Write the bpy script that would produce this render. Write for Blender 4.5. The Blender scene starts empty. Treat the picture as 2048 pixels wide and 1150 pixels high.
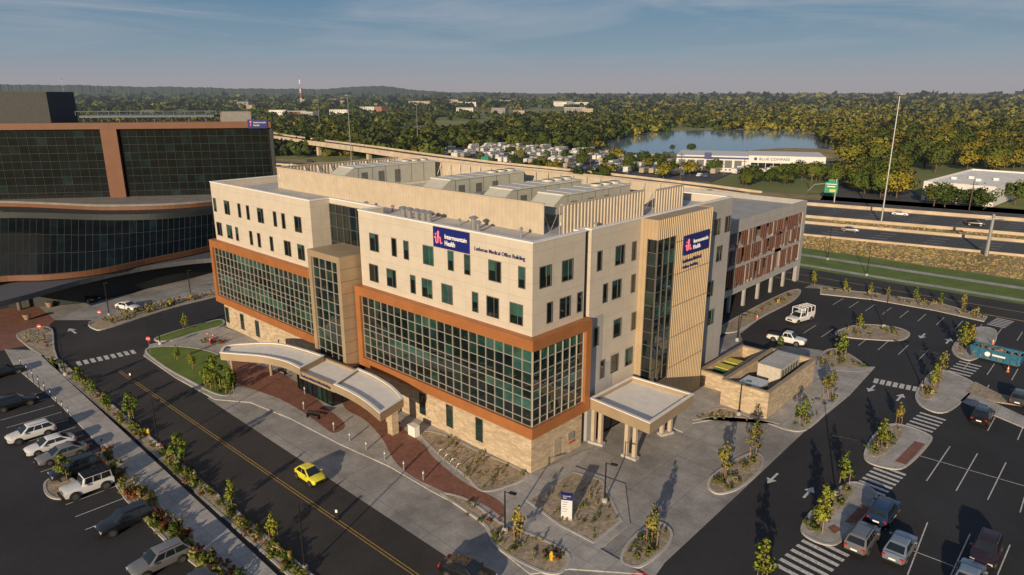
import bpy, math, random
import numpy as np
from math import sin, cos, radians, pi, atan2, sqrt
from mathutils import Vector, Matrix
random.seed(7); rng = np.random.default_rng(7)
SC = bpy.context.scene; COL = SC.collection
# ------------------------------------------------------------------ camera model
CAM = (41.13, -46.97, 37.5); FP = 1370.0; PT = radians(15.77); YW = radians(43)
FH = (-sin(YW), cos(YW)); RH = (cos(YW), sin(YW))
def ray(px, py):
    a = (px-1024)/FP; b = (575-py)/FP
    f = cos(PT)+b*sin(PT); u = -sin(PT)+b*cos(PT)
    return (FH[0]*f+RH[0]*a, FH[1]*f+RH[1]*a, u)
def G(px, py, z=0.0):
    r = ray(px, py); t = (z-CAM[2])/r[2]
    return (CAM[0]+r[0]*t, CAM[1]+r[1]*t)
def PY(px, py, y=0.0):
    r = ray(px, py); t = (y-CAM[1])/r[1]
    return (CAM[0]+r[0]*t, CAM[2]+r[2]*t)
def PX(px, py, x=0.0):
    r = ray(px, py); t = (x-CAM[0])/r[0]
    return (CAM[1]+r[1]*t, CAM[2]+r[2]*t)
cd = bpy.data.cameras.new('camera'); cam = bpy.data.objects.new('camera', cd); COL.objects.link(cam)
cam.location = CAM; cam.rotation_euler = (pi/2-PT, 0, YW); cd.lens = FP/2048*36; cd.sensor_width = 36
cd.clip_start = 0.5; cd.clip_end = 80000; SC.camera = cam
SC.view_settings.view_transform = 'Standard'; SC.view_settings.look = 'None'; SC.view_settings.exposure = 0
# ------------------------------------------------------------------ light
SUN_EL = radians(15); SUN_AZ = radians(158)
w = bpy.data.worlds.new("World"); SC.world = w; w.use_nodes = True
nt = w.node_tree; bg = nt.nodes['Background']; bg.inputs['Strength'].default_value = 0.088
sky = nt.nodes.new('ShaderNodeTexSky'); sky.sky_type = 'NISHITA'; sky.sun_disc = False
sky.sun_elevation = SUN_EL; sky.sun_rotation = SUN_AZ; sky.air_density = 1.0; sky.dust_density = 1.0; sky.ozone_density = 1.0
tc = nt.nodes.new('ShaderNodeTexCoord')
sx_ = nt.nodes.new('ShaderNodeSeparateXYZ'); nt.links.new(tc.outputs['Generated'], sx_.inputs[0])
gr = nt.nodes.new('ShaderNodeValToRGB'); el = gr.color_ramp.elements
el[0].position = 0.0; el[0].color = (.355,.335,.365,1); el[1].position = 1.0; el[1].color = (.05,.105,.22,1)
for p_, c_ in ((.018,(.325,.325,.375,1)),(.055,(.205,.290,.380,1)),(.125,(.105,.215,.345,1)),(.4,(.065,.130,.235,1))):
    e_ = el.new(p_); e_.color = c_
nt.links.new(sx_.outputs[2], gr.inputs[0])
sc_ = nt.nodes.new('ShaderNodeVectorMath'); sc_.operation = 'SCALE'; sc_.inputs['Scale'].default_value = 11.3; nt.links.new(gr.outputs[0], sc_.inputs[0])
m0 = nt.nodes.new('ShaderNodeMix'); m0.data_type = 'RGBA'; m0.inputs[0].default_value = .9
nt.links.new(sky.outputs[0], m0.inputs[6]); nt.links.new(sc_.outputs[0], m0.inputs[7])
mp = nt.nodes.new('ShaderNodeMapping'); mp.inputs['Scale'].default_value = (1.5, 1.5, 15.0); mp.inputs['Rotation'].default_value = (0.05, 0.03, 0.3)
ns = nt.nodes.new('ShaderNodeTexNoise'); ns.inputs['Scale'].default_value = 1.5; ns.inputs['Detail'].default_value = 9; ns.inputs['Roughness'].default_value = .6; ns.inputs['Distortion'].default_value = .8
rp = nt.nodes.new('ShaderNodeValToRGB'); rp.color_ramp.elements[0].position = .42; rp.color_ramp.elements[1].position = .74; rp.color_ramp.elements[1].color = (.75,.75,.75,1)
zr = nt.nodes.new('ShaderNodeMapRange'); zr.inputs[1].default_value = .03; zr.inputs[2].default_value = .10; nt.links.new(sx_.outputs[2], zr.inputs[0])
mm_ = nt.nodes.new('ShaderNodeMath'); mm_.operation = 'MULTIPLY'
mx = nt.nodes.new('ShaderNodeMix'); mx.data_type = 'RGBA'; mx.inputs[7].default_value = (4.9, 5.1, 5.6, 1)
nt.links.new(tc.outputs['Generated'], mp.inputs[0]); nt.links.new(mp.outputs[0], ns.inputs['Vector']); nt.links.new(ns.outputs[0], rp.inputs[0])
nt.links.new(rp.outputs[0], mm_.inputs[0]); nt.links.new(zr.outputs[0], mm_.inputs[1])
nt.links.new(mm_.outputs[0], mx.inputs[0]); nt.links.new(m0.outputs[2], mx.inputs[6]); nt.links.new(mx.outputs[2], bg.inputs[0])
sd = bpy.data.lights.new('sun', 'SUN'); sd.energy = 5.0; sd.angle = radians(.5); sd.color = (1, .79, .53)
so = bpy.data.objects.new('sun', sd); COL.objects.link(so)
tosun = Vector((sin(SUN_AZ)*cos(SUN_EL), cos(SUN_AZ)*cos(SUN_EL), sin(SUN_EL)))
so.rotation_euler = (-tosun).to_track_quat('-Z', 'Y').to_euler(); so.location = (0, -80, 90)
# ------------------------------------------------------------------ materials
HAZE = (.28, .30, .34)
def nodes(name):
    m = bpy.data.materials.new(name); m.use_nodes = True; t = m.node_tree
    return m, t, t.nodes['Principled BSDF']
def L(t, a, b): t.links.new(a, b)
def rgbmix(t, fac, a, b, blend='MIX'):
    n = t.nodes.new('ShaderNodeMix'); n.data_type = 'RGBA'; n.blend_type = blend
    for k, v in ((0, fac), (6, a), (7, b)):
        if isinstance(v, (int, float)): n.inputs[k].default_value = v
        elif isinstance(v, tuple): n.inputs[k].default_value = (v+(1,))[:4]
        else: L(t, v, n.inputs[k])
    return n.outputs[2]
def noise(t, scale, detail=4, rough=.55, vec=None):
    n = t.nodes.new('ShaderNodeTexNoise'); n.inputs['Scale'].default_value = scale; n.inputs['Detail'].default_value = min(detail, 5); n.inputs['Roughness'].default_value = rough
    if vec is None:
        g = t.nodes.new('ShaderNodeNewGeometry'); vec = g.outputs['Position']
    L(t, vec, n.inputs['Vector']); return n.outputs[0]
def ramp(t, src, p0, p1, c0=(0,0,0), c1=(1,1,1)):
    n = t.nodes.new('ShaderNodeValToRGB'); e = n.color_ramp.elements
    e[0].position = p0; e[1].position = p1; e[0].color = c0+(1,); e[1].color = c1+(1,); L(t, src, n.inputs[0]); return n.outputs[0]
def bump(t, src, b, strength=.3, dist=.05):
    n = t.nodes.new('ShaderNodeBump'); n.inputs['Strength'].default_value = strength; n.inputs['Distance'].default_value = dist
    L(t, src, n.inputs['Height']); L(t, n.outputs[0], b.inputs['Normal'])
def haze(t, b, D=13000.0):  # aerial haze painted in: emission mixed over the surface with growing distance
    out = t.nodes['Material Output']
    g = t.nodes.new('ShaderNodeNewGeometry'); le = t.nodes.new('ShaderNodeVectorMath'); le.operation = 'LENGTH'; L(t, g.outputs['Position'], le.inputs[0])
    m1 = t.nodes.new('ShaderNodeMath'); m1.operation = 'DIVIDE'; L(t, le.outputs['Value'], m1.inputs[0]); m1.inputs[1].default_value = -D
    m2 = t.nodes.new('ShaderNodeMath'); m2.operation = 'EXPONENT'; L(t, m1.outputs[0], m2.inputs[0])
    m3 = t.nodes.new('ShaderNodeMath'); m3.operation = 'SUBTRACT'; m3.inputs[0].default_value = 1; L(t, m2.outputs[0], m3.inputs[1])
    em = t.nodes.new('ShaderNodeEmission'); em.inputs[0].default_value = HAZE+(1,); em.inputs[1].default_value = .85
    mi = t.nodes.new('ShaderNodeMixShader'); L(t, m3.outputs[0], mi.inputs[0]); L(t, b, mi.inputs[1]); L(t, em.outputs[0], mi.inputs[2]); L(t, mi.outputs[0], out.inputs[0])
MATS = {}
def M(name, col, rough=.7, metal=0.0, ns=3.0, var=.18, bs=0.0, spec=.5, hz=False, coat=0):
    if name in MATS: return MATS[name]
    m, t, b = nodes(name)
    n = noise(t, ns, 5); f = ramp(t, n, .3, .7)
    lo = tuple(c*(1-var) for c in col); hi = tuple(min(1, c*(1+var)) for c in col)
    L(t, rgbmix(t, f, lo, hi), b.inputs['Base Color'])
    b.inputs['Roughness'].default_value = rough; b.inputs['Metallic'].default_value = metal; b.inputs['Specular IOR Level'].default_value = spec
    if coat: b.inputs['Coat Weight'].default_value = coat; b.inputs['Coat Roughness'].default_value = .05
    if bs: bump(t, n, b, bs, .03)
    if hz: haze(t, b.outputs[0])
    MATS[name] = m; return m
def wallvec(t):
    g = t.nodes.new('ShaderNodeNewGeometry'); s = t.nodes.new('ShaderNodeSeparateXYZ'); L(t, g.outputs['Position'], s.inputs[0])
    a = t.nodes.new('ShaderNodeMath'); L(t, s.outputs[0], a.inputs[0]); L(t, s.outputs[1], a.inputs[1])
    c = t.nodes.new('ShaderNodeCombineXYZ'); L(t, a.outputs[0], c.inputs[0]); L(t, s.outputs[2], c.inputs[1]); return c.outputs[0]
def brick(t, vec, c1, c2, mo, bw, rh, ms, off=.5, bias=0):
    n = t.nodes.new('ShaderNodeTexBrick'); n.offset = off
    n.inputs['Color1'].default_value = c1+(1,); n.inputs['Color2'].default_value = c2+(1,); n.inputs['Mortar'].default_value = mo+(1,)
    n.inputs['Scale'].default_value = 1; n.inputs['Brick Width'].default_value = bw; n.inputs['Row Height'].default_value = rh; n.inputs['Mortar Size'].default_value = ms; n.inputs['Bias'].default_value = bias
    L(t, vec, n.inputs['Vector']); return n
def mk_panel(name, col, bw, rh):
    m, t, b = nodes(name); v = wallvec(t)
    n = brick(t, v, col, tuple(c*.955 for c in col), tuple(c*.66 for c in col), bw, rh, .016, 0)
    f = noise(t, .6, 5); c = rgbmix(t, .5, n.outputs[0], ramp(t, f, .3, .75, (.76,.76,.76), (1,1,1)), 'MULTIPLY')
    L(t, c, b.inputs['Base Color']); b.inputs['Roughness'].default_value = .8; MATS[name] = m; bump(t, noise(t, 12, 3), b, .12, .02); return m
def mk_stone():
    m, t, b = nodes('limestone'); v = wallvec(t)
    n = brick(t, v, (.64,.52,.37), (.45,.35,.245), (.32,.25,.17), .62, .21, .010, .42)
    n2 = brick(t, v, (1,1,1), (.78,.76,.72), (.85,.82,.78), 1.13, .42, .008, .37)
    c = rgbmix(t, .7, n.outputs[0], n2.outputs[0], 'MULTIPLY')
    f = noise(t, 5, 5); c = rgbmix(t, .45, c, ramp(t, f, .3, .7, (.7,.7,.7), (1.0,1.0,1.0)), 'MULTIPLY')
    L(t, c, b.inputs['Base Color']); b.inputs['Roughness'].default_value = .9; bump(t, n.outputs['Fac'], b, -.3, .03); MATS['stone'] = m; return m
def mk_ground(name, c1, c2, scale, joints=None, rough=.85, spots=None, jcol=.6, big=.07, bigc=(.72,.72,.72)):
    m, t, b = nodes(name)
    g = t.nodes.new('ShaderNodeNewGeometry'); P = g.outputs['Position']
    c = rgbmix(t, ramp(t, noise(t, scale, 5, .68), .35, .68), c1, c2)
    c = rgbmix(t, .9, c, ramp(t, noise(t, big, 5, .62), .35, .65, bigc, (1.08,1.08,1.08)), 'MULTIPLY')
    c = rgbmix(t, .35, c, ramp(t, noise(t, scale*.16, 4, .7), .3, .7, (.6,.6,.6), (1.1,1.1,1.1)), 'MULTIPLY')
    if joints:
        br = brick(t, P, (1,1,1), (.93,.93,.93), (jcol,)*3, joints[0], joints[1], joints[2], 0)
        c = rgbmix(t, 1.0, c, br.outputs[0], 'MULTIPLY')
    if spots:
        vo = t.nodes.new('ShaderNodeTexVoronoi'); vo.inputs['Scale'].default_value = spots[0]; L(t, P, vo.inputs['Vector'])
        c = rgbmix(t, .8, c, ramp(t, vo.outputs['Color'], .1, .9, spots[1], spots[2]), 'MULTIPLY')
    L(t, c, b.inputs['Base Color']); b.inputs['Roughness'].default_value = rough
    bump(t, noise(t, scale*3, 2), b, .2, .02); MATS[name] = m; return m
mcream = mk_panel('cream_panel', (.58,.515,.43), 3.1, 1.55)
mgrey = mk_panel('grey_panel', (.40,.39,.38), 1.6, 3.1)
mstone = mk_stone()
masph = mk_ground('asphalt', (.024,.024,.028), (.041,.041,.046), 6, rough=.85, bigc=(.6,.6,.6))
masph2 = mk_ground('asphalt_road', (.033,.030,.030), (.052,.048,.047), 5, rough=.8, bigc=(.62,.62,.62), big=.15)
mhwy = mk_ground('highway_asphalt', (.07,.07,.073), (.10,.10,.10), 1.5)
mconc = mk_ground('concrete_slab', (.33,.315,.30), (.42,.405,.39), 4, (4.5,4.5,.03), jcol=.55, big=.16, bigc=(.6,.6,.6))
mwalk = mk_ground('concrete_pavement', (.40,.38,.36), (.50,.475,.45), 5, (1.8,1.8,.025), jcol=.6, big=.2)
mkerb = mk_ground('kerb_concrete', (.46,.44,.41), (.55,.52,.49), 6, (3.0,3.0,.02), jcol=.6)
mgravel = mk_ground('gravel_mulch', (.34,.275,.195), (.60,.51,.39), 14, None, spots=(4.0,(.50,.47,.44),(1.15,1.1,1.05)), big=.5)
mgrass = mk_ground('lawn_grass', (.085,.15,.022), (.18,.24,.04), 9, big=.25)
mdry = mk_ground('dry_grass', (.28,.19,.085), (.54,.39,.19), 2.2, big=.11, bigc=(.5,.55,.38))
m, t, b = nodes('red_paver'); g = t.nodes.new('ShaderNodeNewGeometry')
br = brick(t, g.outputs['Position'], (.30,.125,.085), (.21,.085,.06), (.15,.09,.07), .42, .21, .02)
c = rgbmix(t, .6, br.outputs[0], ramp(t, noise(t, .8, 5), .3, .7, (.65,.65,.65), (1.1,1.1,1.1)), 'MULTIPLY'); L(t, c, b.inputs['Base Color']); b.inputs['Roughness'].default_value = .85; mpaver = m
def mk_far(name, D, c1, c2, c3, p0=.46, p1=.66):
    m, t, b = nodes(name)
    c = rgbmix(t, ramp(t, noise(t, .006, 5, .6), p0, p1), c1, c2)
    c = rgbmix(t, ramp(t, noise(t, .03, 5, .6), .4, .6), c, c3)
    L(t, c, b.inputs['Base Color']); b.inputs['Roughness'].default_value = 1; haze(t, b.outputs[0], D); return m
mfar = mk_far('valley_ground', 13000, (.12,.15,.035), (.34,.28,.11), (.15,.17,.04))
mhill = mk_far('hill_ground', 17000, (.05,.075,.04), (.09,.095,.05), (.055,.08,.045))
m, t, b = nodes('lake_water'); b.inputs['Base Color'].default_value = (.19,.27,.35,1); b.inputs['Roughness'].default_value = .08; b.inputs['Specular IOR Level'].default_value = 1.0
bump(t, noise(t, .35, 3), b, .03, .1); mwater = m
def mk_leaf(name, tr=.25, hz=False):
    m, t, b = nodes(name); a = t.nodes.new('ShaderNodeAttribute'); a.attribute_name = 'Col'
    oi = t.nodes.new('ShaderNodeObjectInfo')
    r = ramp(t, oi.outputs['Random'], 0, 1, (.75,.85,.8), (1.18,1.10,.9))
    c = rgbmix(t, 1.0, a.outputs['Color'], r, 'MULTIPLY')
    L(t, c, b.inputs['Base Color']); b.inputs['Roughness'].default_value = .85; b.inputs['Specular IOR Level'].default_value = .1
    na = t.nodes.new('ShaderNodeAttribute'); na.attribute_name = 'Nrm'
    vt = t.nodes.new('ShaderNodeVectorTransform'); vt.vector_type = 'NORMAL'; vt.convert_from = 'OBJECT'; vt.convert_to = 'WORLD'; L(t, na.outputs['Vector'], vt.inputs[0])
    L(t, vt.outputs[0], b.inputs['Normal'])
    tl = t.nodes.new('ShaderNodeBsdfTranslucent'); L(t, c, tl.inputs[0]); mi = t.nodes.new('ShaderNodeMixShader'); mi.inputs[0].default_value = tr
    L(t, b.outputs[0], mi.inputs[1]); L(t, tl.outputs[0], mi.inputs[2])
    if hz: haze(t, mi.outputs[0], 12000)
    else: L(t, mi.outputs[0], t.nodes['Material Output'].inputs[0])
    return m
mleaf = mk_leaf('leaves', .35); mleaff = mk_leaf('far_leaves', .28, True)
mbark = M('bark', (.12,.085,.06), .9, ns=8)
def mk_glass(name, rough=.03, spec=1.0, lo=(.35,.40,.40), hi=(1.25,1.25,1.25)):
    m, t, b = nodes(name); a = t.nodes.new('ShaderNodeAttribute'); a.attribute_name = 'Col'
    f = noise(t, .30, 4, .6); c = rgbmix(t, .9, a.outputs['Color'], ramp(t, f, .36, .66, lo, hi), 'MULTIPLY')
    L(t, c, b.inputs['Base Color']); b.inputs['Roughness'].default_value = rough; b.inputs['Specular IOR Level'].default_value = spec
    bump(t, noise(t, .7, 2), b, .08, .05); return m
mglass = mk_glass('tinted_glass'); mhglass = mk_glass('hospital_glass', .06, .6, (.25,.3,.3), (1.1,1.1,1.1))
mdglass = M('dark_glass', (.012,.016,.018), .05, ns=.6, var=.4, spec=.8)
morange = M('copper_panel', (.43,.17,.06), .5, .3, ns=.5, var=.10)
morange2 = M('copper_panel_shaded', (.15,.062,.03), .6, .1, ns=.5, var=.10)  # darker copy of the copper with the hospital's shade put into its colour
mbronze = M('bronze_panel', (.40,.305,.20), .5, .25, ns=.6, var=.08)
mbronze2 = M('bronze_ribbed', (.48,.365,.23), .45, .2, ns=.7, var=.07)
mscreen = M('screen_metal', (.52,.44,.34), .55, .1, ns=.8, var=.08)
mmull = M('aluminium_mullion', (.42,.40,.35), .45, .2, ns=2, var=.05)
mframe = M('window_frame_metal', (.16,.15,.14), .5, .4, ns=2, var=.1)
mroof = mk_ground('roof_membrane', (.50,.49,.48), (.60,.59,.58), 2, (3.0,12.0,.03), jcol=.8, big=.15)
mwhite = M('white_coping', (.76,.74,.71), .6, ns=1, var=.08)
mblack = M('black_metal', (.018,.018,.02), .45, .3, ns=6)
mblue = M('sign_blue', (.010,.018,.16), .4, ns=2, var=.05)
mpink = M('logo_pink', (.90,.20,.30), .5, ns=2, var=.03)
mtxt = M('letter_white', (.85,.85,.85), .5, ns=2, var=.02)
mnavy = M('letter_navy', (.02,.025,.13), .5, ns=2, var=.05)
mpaint = M('road_paint_white', (.55,.54,.52), .7, ns=5, var=.4)
myell = M('road_paint_yellow', (.36,.23,.05), .7, ns=5, var=.3)
mahu = M('unit_painted_metal', (.50,.49,.41), .5, .1, ns=1, var=.07)
mahud = M('unit_louvre_dark', (.16,.16,.14), .6, .2, ns=3)
mgalv = M('galvanised', (.40,.40,.40), .4, .6, ns=4, var=.1)
mtyre = M('tyre_rubber', (.02,.02,.02), .85, ns=10)
mrim = M('wheel_rim', (.45,.45,.46), .3, .9, ns=5, var=.05)
mlamp = M('head_lamp', (.75,.75,.75), .1, ns=4, var=.05)
mtail = M('tail_lamp', (.45,.02,.015), .15, ns=4, var=.05)
mhconc = M('bridge_concrete', (.48,.39,.29), .85, ns=.3, var=.18)
mred = M('sign_red', (.55,.03,.03), .5, ns=4, var=.05)
mgsign = M('sign_green', (.01,.25,.13), .5, ns=2, var=.05)
mwood = M('stake_wood', (.36,.22,.11), .8, ns=6)
# ------------------------------------------------------------------ mesh builder
class MB:
    def __init__(s): s.v = []; s.f = []; s.c = []; s.mi = []; s.cur = 0; s.col = None
    def face(s, idx): s.f.append(tuple(idx)); s.c.append(s.col); s.mi.append(s.cur)
    def poly(s, pts):
        n = len(s.v); s.v += [tuple(p) for p in pts]; s.face(range(n, n+len(pts)))
    def box(s, x0, x1, y0, y1, z0, z1):
        if x0 > x1: x0, x1 = x1, x0
        if y0 > y1: y0, y1 = y1, y0
        n = len(s.v); s.v += [(x0,y0,z0),(x1,y0,z0),(x1,y1,z0),(x0,y1,z0),(x0,y0,z1),(x1,y0,z1),(x1,y1,z1),(x0,y1,z1)]
        for q in ((0,3,2,1),(4,5,6,7),(0,1,5,4),(1,2,6,5),(2,3,7,6),(3,0,4,7)): s.face([n+i for i in q])
        return s
    def obox(s, c, rz, lx, ly, z0, z1, taper=1.0):
        n = len(s.v); ca, sa = cos(rz), sin(rz)
        for z, k in ((z0, 1), (z1, taper)):
            for a, b in ((-1,-1),(1,-1),(1,1),(-1,1)):
                x = a*lx/2*k; y = b*ly/2*k; s.v.append((c[0]+x*ca-y*sa, c[1]+x*sa+y*ca, z))
        for q in ((0,3,2,1),(4,5,6,7),(0,1,5,4),(1,2,6,5),(2,3,7,6),(3,0,4,7)): s.face([n+i for i in q])
        return s
    def prism(s, poly, z0, z1, bottom=True):
        if area(poly) < 0: poly = poly[::-1]
        n = len(s.v); k = len(poly)
        s.v += [(p[0],p[1],z0) for p in poly]+[(p[0],p[1],z1) for p in poly]
        s.face(range(n+k, n+2*k))
        if bottom: s.face([n+i for i in range(k-1, -1, -1)])
        for i in range(k):
            j = (i+1) % k; s.face((n+i, n+j, n+k+j, n+k+i))
        return s
    def ring(s, outer, inner, z0, z1):
        k = len(outer); n = len(s.v)
        for P, z in ((outer,z0),(outer,z1),(inner,z1),(inner,z0)): s.v += [(p[0],p[1],z) for p in P]
        for i in range(k):
            j = (i+1) % k
            for a in range(3): s.face((n+a*k+i, n+a*k+j, n+(a+1)*k+j, n+(a+1)*k+i))
        return s
    def tube(s, pts, r, n=8, cap=True):
        if not isinstance(r, (list, tuple)): r = [r]*len(pts)
        pts = [Vector(p) for p in pts]; base = len(s.v)
        for i, p in enumerate(pts):
            d = (pts[min(i+1, len(pts)-1)]-pts[max(i-1, 0)]).normalized()
            up = Vector((0,0,1)) if abs(d.z) < .9 else Vector((1,0,0))
            a = d.cross(up).normalized(); b = d.cross(a)
            for k in range(n):
                t = 2*pi*k/n; s.v.append(tuple(p+(a*cos(t)+b*sin(t))*r[i]))
        for i in range(len(pts)-1):
            for k in range(n):
                k2 = (k+1) % n; s.face((base+i*n+k, base+i*n+k2, base+(i+1)*n+k2, base+(i+1)*n+k))
        if cap:
            s.face([base+k for k in range(n)]); s.face([base+(len(pts)-1)*n+k for k in range(n-1, -1, -1)])
        return s
    def disc(s, c, axis, r0, h, n=18, r1=None):
        r1 = r0 if r1 is None else r1
        a = Vector(axis).normalized(); c = Vector(c)
        return s.tube([c-a*h/2, c+a*h/2], [r0, r1], n)
    def build(s, name, mat, parent=None, world=False, smooth=False):
        me = bpy.data.meshes.new(name); me.from_pydata(s.v, [], s.f)
        mats = mat if isinstance(mat, (list, tuple)) else [mat]
        for q in mats: me.materials.append(q)
        if len(mats) > 1: me.polygons.foreach_set('material_index', s.mi)
        if any(c is not None for c in s.c):
            at = me.color_attributes.new('Col', 'FLOAT_COLOR', 'CORNER'); d = []
            for f, c in zip(s.f, s.c):
                c = c or (.02,.03,.03); d += list((c[0],c[1],c[2],1))*len(f)
            at.data.foreach_set('color', d)
        if smooth:
            me.polygons.foreach_set('use_smooth', [True]*len(me.polygons))
            try: me.set_sharp_from_angle(angle=radians(38))
            except Exception: pass
        me.update()
        o = bpy.data.objects.new(name, me); COL.objects.link(o)
        if parent is not None:
            o.parent = parent
            if world and parent.type == 'EMPTY': o.matrix_parent_inverse = Matrix.Translation(-parent.location)
        return o
def area(p): return sum(p[i][0]*p[(i+1)%len(p)][1]-p[(i+1)%len(p)][0]*p[i][1] for i in range(len(p)))/2
def inset(p, d):
    if area(p) < 0: p = p[::-1]
    n = len(p); out = []
    for i in range(n):
        a = Vector(p[i-1][:2]); b = Vector(p[i][:2]); c = Vector(p[(i+1)%n][:2])
        e1 = (b-a).normalized(); e2 = (c-b).normalized()
        n1 = Vector((-e1.y, e1.x)); n2 = Vector((-e2.y, e2.x)); m = n1+n2
        k = m.length
        if k < .3: out.append(tuple(b+n1*d)); continue
        m /= k; out.append(tuple(b+m*(d/max(.35, m.dot(n1)))))
    return p, out
def smoothp(pts, k=5, closed=True):
    n = len(pts); out = []
    rng_ = range(n) if closed else range(n-1)
    for i in rng_:
        if closed: p0, p1, p2, p3 = pts[i-1], pts[i], pts[(i+1)%n], pts[(i+2)%n]
        else: p0, p1, p2, p3 = pts[max(i-1,0)], pts[i], pts[i+1], pts[min(i+2,n-1)]
        for j in range(k):
            t = j/k
            out.append(tuple(.5*((2*p1[a])+(-p0[a]+p2[a])*t+(2*p0[a]-5*p1[a]+4*p2[a]-p3[a])*t*t+(-p0[a]+3*p1[a]-3*p2[a]+p3[a])*t**3) for a in (0,1)))
    if not closed: out.append(tuple(pts[-1][:2]))
    return out
def tag(o, label, cat, group=None):
    o['label'] = label; o['category'] = cat
    if group: o['group'] = group
    return o
def empty(name, loc, rz=0, label=None, cat=None, group=None):
    o = bpy.data.objects.new(name, None); COL.objects.link(o); o.location = (loc[0], loc[1], loc[2] if len(loc) > 2 else 0); o.rotation_euler = (0,0,rz)
    o.empty_display_size = .3
    if label: tag(o, label, cat, group)
    return o
def struct(o): o['kind'] = 'structure'; return o
def copy_tree(o, parent=None):
    c = o.copy(); COL.objects.link(c); c.parent = parent
    for ch in list(o.children): copy_tree(ch, c)
    return c
def GP(pts, z=0): return [G(x, y, z) for x, y in pts]
def slab(name, pts, z, mat, smooth=True, px=True, z0=-.2, k=5):
    P = GP(pts) if px else pts
    if smooth: P = smoothp(P, k)
    return struct(MB().prism(P, z0, z, False).build(name, mat))
def bed(name, pts, mat, kw=.25, h=.14, px=True, smooth=True):
    P = GP(pts) if px else pts
    if smooth: P = smoothp(P, 5)
    P, I = inset(P, kw)
    struct(MB().ring(P, I, -.1, h).build('kerb', mkerb))
    return struct(MB().prism(I, -.1, h-.03, False).build(name, mat))
def strip(name, p0, p1, wd, z, mat, px=True):
    a = Vector(G(*p0) if px else p0); b = Vector(G(*p1) if px else p1); d = (b-a).normalized(); n = Vector((-d.y, d.x))*wd/2
    m = MB(); m.poly([(*(a-n), z), (*(b-n), z), (*(b+n), z), (*(a+n), z)]); return struct(m.build(name, mat))
# ------------------------------------------------------------------ ground
R0 = 45000
gm = MB(); gm.poly([(-R0,-R0,-.35),(R0,-R0,-.35),(R0,R0,-.35),(-R0,R0,-.35)]); struct(gm.build('ground', mfar))
gm = MB(); gm.poly([(-330,-150,0),(170,-150,0),(170,96,0),(-330,96,0)]); struct(gm.build('parking_lot_ground', masph))
slab('street', [(90,690),(170,640),(290,640),(300,700),(420,800),(700,985),(985,1172),(760,1172),(640,1172),(120,712)], .006, masph2, False, z0=-.01)
slab('plaza_concrete', [(415,797),(430,770),(445,640),(700,700),(1150,870),(1300,760),(1420,690),(1500,640),(1560,600),(1640,560),(1700,600),(1560,690),(1735,700),(1700,790),(1610,862),(1480,985),(1330,1125),(1290,1180),(1010,1190),(700,985)], .012, mconc, False, z0=-.01)
slab('rear_lot_asphalt', [(1500,720),(1480,668),(1600,575),(1830,590),(1950,650),(1800,770),(1735,735),(1640,700),(1560,690)], .016, masph, False, z0=-.01)
slab('entry_pavement', [(300,690),(445,655),(640,720),(1060,950),(1190,895),(1150,935),(1250,970),(1260,1050),(1200,1100),(1285,1150),(1140,1140),(1060,1150),(985,1090),(970,1055),(930,1020),(860,982),(780,935),(680,890),(580,838),(500,806),(430,800),(350,756),(287,712)], .13, mwalk, False)
slab('brick_path', [(470,722),(520,732),(570,752),(610,778),(650,815),(690,850),(668,868),(640,850),(600,822),(560,800),(520,785),(478,770),(462,745)], .136, mpaver)
slab('brick_path', [(690,790),(730,795),(775,832),(810,862),(850,893),(865,915),(925,965),(1000,1005),(1008,1038),(965,1010),(900,990),(830,958),(790,925),(765,880),(730,842),(690,818)], .137, mpaver)
bed('lawn', [(290,703),(330,694),(400,699),(452,718),(470,755),(462,790),(430,790),(380,765),(330,737)], mgrass, h=.2)
bed('lawn', [(310,678),(380,655),(440,640),(446,652),(390,668),(335,684)], mgrass, h=.2)
bed('planting_bed', [(838,868),(880,868),(960,905),(1055,950),(1010,978),(962,985),(930,955),(880,915)], mgravel, h=.18)
bed('planting_bed', [(1050,1003),(1145,945),(1205,962),(1245,1045),(1188,1090),(1120,1055)], mgravel, h=.18, smooth=False)
bed('planting_bed', [(880,988),(935,1000),(1000,1045),(1075,1075),(1140,1112),(1118,1150),(1065,1140),(990,1095),(970,1055),(925,1020)], mgravel, h=.18)
bed('planting_bed', [(1240,1115),(1262,1078),(1310,1045),(1343,1062),(1338,1092),(1285,1135),(1250,1132)], mgravel, h=.15)
bed('planting_bed', [(1415,965),(1428,948),(1470,920),(1508,905),(1528,918),(1520,945),(1480,978),(1440,990),(1418,980)], mgravel, h=.15)
bed('planting_bed', [(1566,855),(1585,835),(1625,795),(1680,788),(1665,815),(1610,862)], mgravel, h=.15)
slab('service_pavement', [(1365,866),(1385,848),(1440,838),(1520,842),(1575,862),(1612,862),(1700,790),(1750,735),(1640,735),(1560,700),(1420,700),(1330,780),(1330,850)], .13, mwalk, False)
bed('planting_bed', [(1385,842),(1420,822),(1450,818),(1500,835),(1560,850),(1520,842),(1440,836)], mgravel, h=.18)
bed('planting_bed', [(1635,735),(1645,705),(1680,700),(1735,735),(1720,745),(1670,742)], mgravel, h=.15)
bed('planting_bed', [(1670,665),(1720,650),(1790,655),(1820,668),(1800,682),(1740,680),(1690,675)], mgravel, h=.15)
bed('planting_bed', [(1640,577),(1750,587),(1880,607),(1975,634),(1968,644),(1870,622),(1745,600),(1640,589)], mgravel, h=.15, smooth=False)
bed('planting_bed', [(1440,655),(1560,590),(1600,580),(1590,600),(1530,632),(1470,665)], mgravel, h=.18)
bed('planting_bed', [(185,642),(300,612),(440,580),(445,590),(350,615),(225,655),(190,660)], mgravel, h=.18)
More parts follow.
